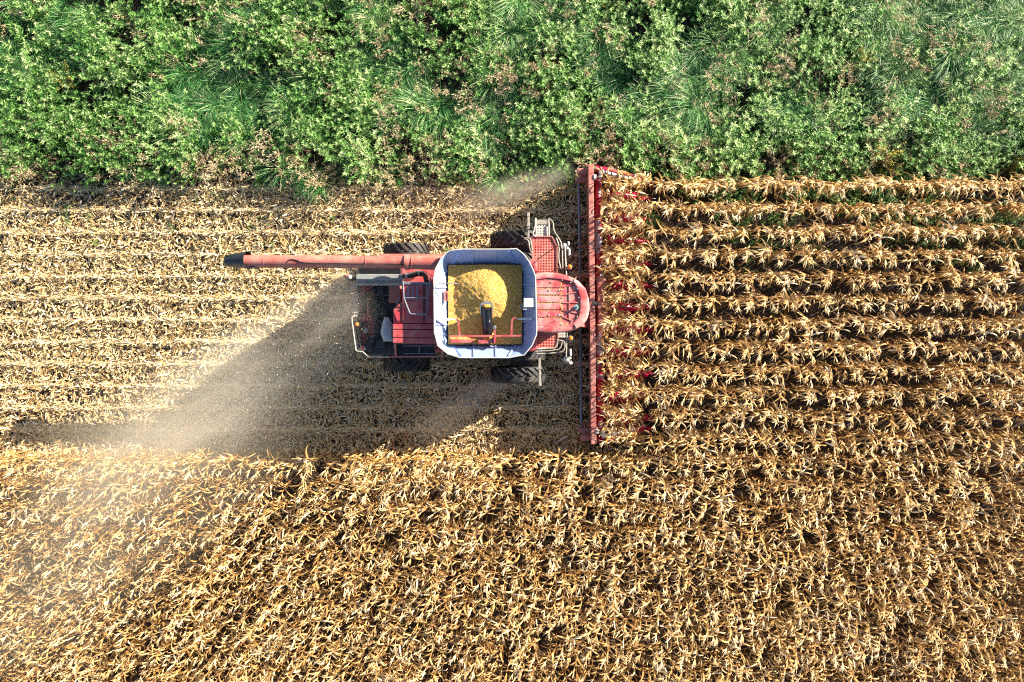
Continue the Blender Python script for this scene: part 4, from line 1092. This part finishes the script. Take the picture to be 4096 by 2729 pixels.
# flying chaff
n = 1500
t = rng.beta(1.2, 1.8, n); base = np.array(P(1480, 1210, 2)[:2]); end = np.array(P(500, 1900, 1)[:2])
xy = base[None]+(end-base)[None]*t[:, None]+rng.normal(0, 1, (n, 2))*(.5+1.0*t)[:, None]
z = rng.uniform(.5, 3.6, n)*(1-.5*t)
az = rng.uniform(0, 6.28, n); s0 = rng.uniform(.004, .011, n); ti = rng.uniform(-1, 1, n)
d = np.stack([np.cos(az), np.sin(az), ti*.5], -1)*s0[:, None]; e2 = np.stack([-np.sin(az), np.cos(az), -ti], -1)*(s0*.6)[:, None]
c_ = np.concatenate([xy, z[:, None]], 1)
V = np.stack([c_-d-e2, c_+d-e2, c_+d+e2, c_-d+e2], 1).reshape(-1, 3); Q = np.arange(4*n).reshape(-1, 4)
np_obj('flying_chaff', V, Q, np.repeat(rng.uniform(.7, 1, n), 4), M['straw'], 'tiny bright chaff flecks flying behind the harvester', 'chaff')

# ------------------------------------------------------------------ light, sky, camera
w = bpy.data.worlds.new('World'); scene.world = w; w.use_nodes = True
nt = w.node_tree; bg = nt.nodes['Background']
sky = nt.nodes.new('ShaderNodeTexSky'); sky.sky_type = 'NISHITA'; sky.sun_disc = False
sky.sun_elevation = SUN_EL; sky.sun_rotation = math.pi/2-SUN_AZ
nt.links.new(sky.outputs[0], bg.inputs[0]); bg.inputs[1].default_value = 0.05
sl = bpy.data.lights.new('sun', 'SUN'); sl.energy = 5.0; sl.angle = R(.5); sl.color = (1.0, .88, .70)
so = bpy.data.objects.new('sun', sl); COL.objects.link(so)
sd = Vector((math.cos(SUN_EL)*math.cos(SUN_AZ), math.cos(SUN_EL)*math.sin(SUN_AZ), math.sin(SUN_EL)))
so.rotation_euler = sd.to_track_quat('Z', 'Y').to_euler(); so.location = sd*60

cam = bpy.data.cameras.new('camera'); co = bpy.data.objects.new('camera', cam); COL.objects.link(co)
co.location = (0, 0, HC); co.rotation_euler = (0, 0, 0)
cam.sensor_width = 36; cam.lens = 36*HC/(4096*K0); cam.clip_end = 5000
scene.camera = co

vs = scene.view_settings
vs.view_transform = 'Standard'; vs.look = 'None'; vs.gamma = 1.0; vs.use_curve_mapping = False; vs.exposure = 1.95
cy = scene.cycles
cy.use_denoising = False; cy.filter_width = 1.15
cy.max_bounces = 6; cy.diffuse_bounces = 3; cy.glossy_bounces = 3; cy.transmission_bounces = 3; cy.transparent_max_bounces = 8; cy.volume_bounces = 2
cy.volume_step_rate = 1.0; cy.volume_max_steps = 64
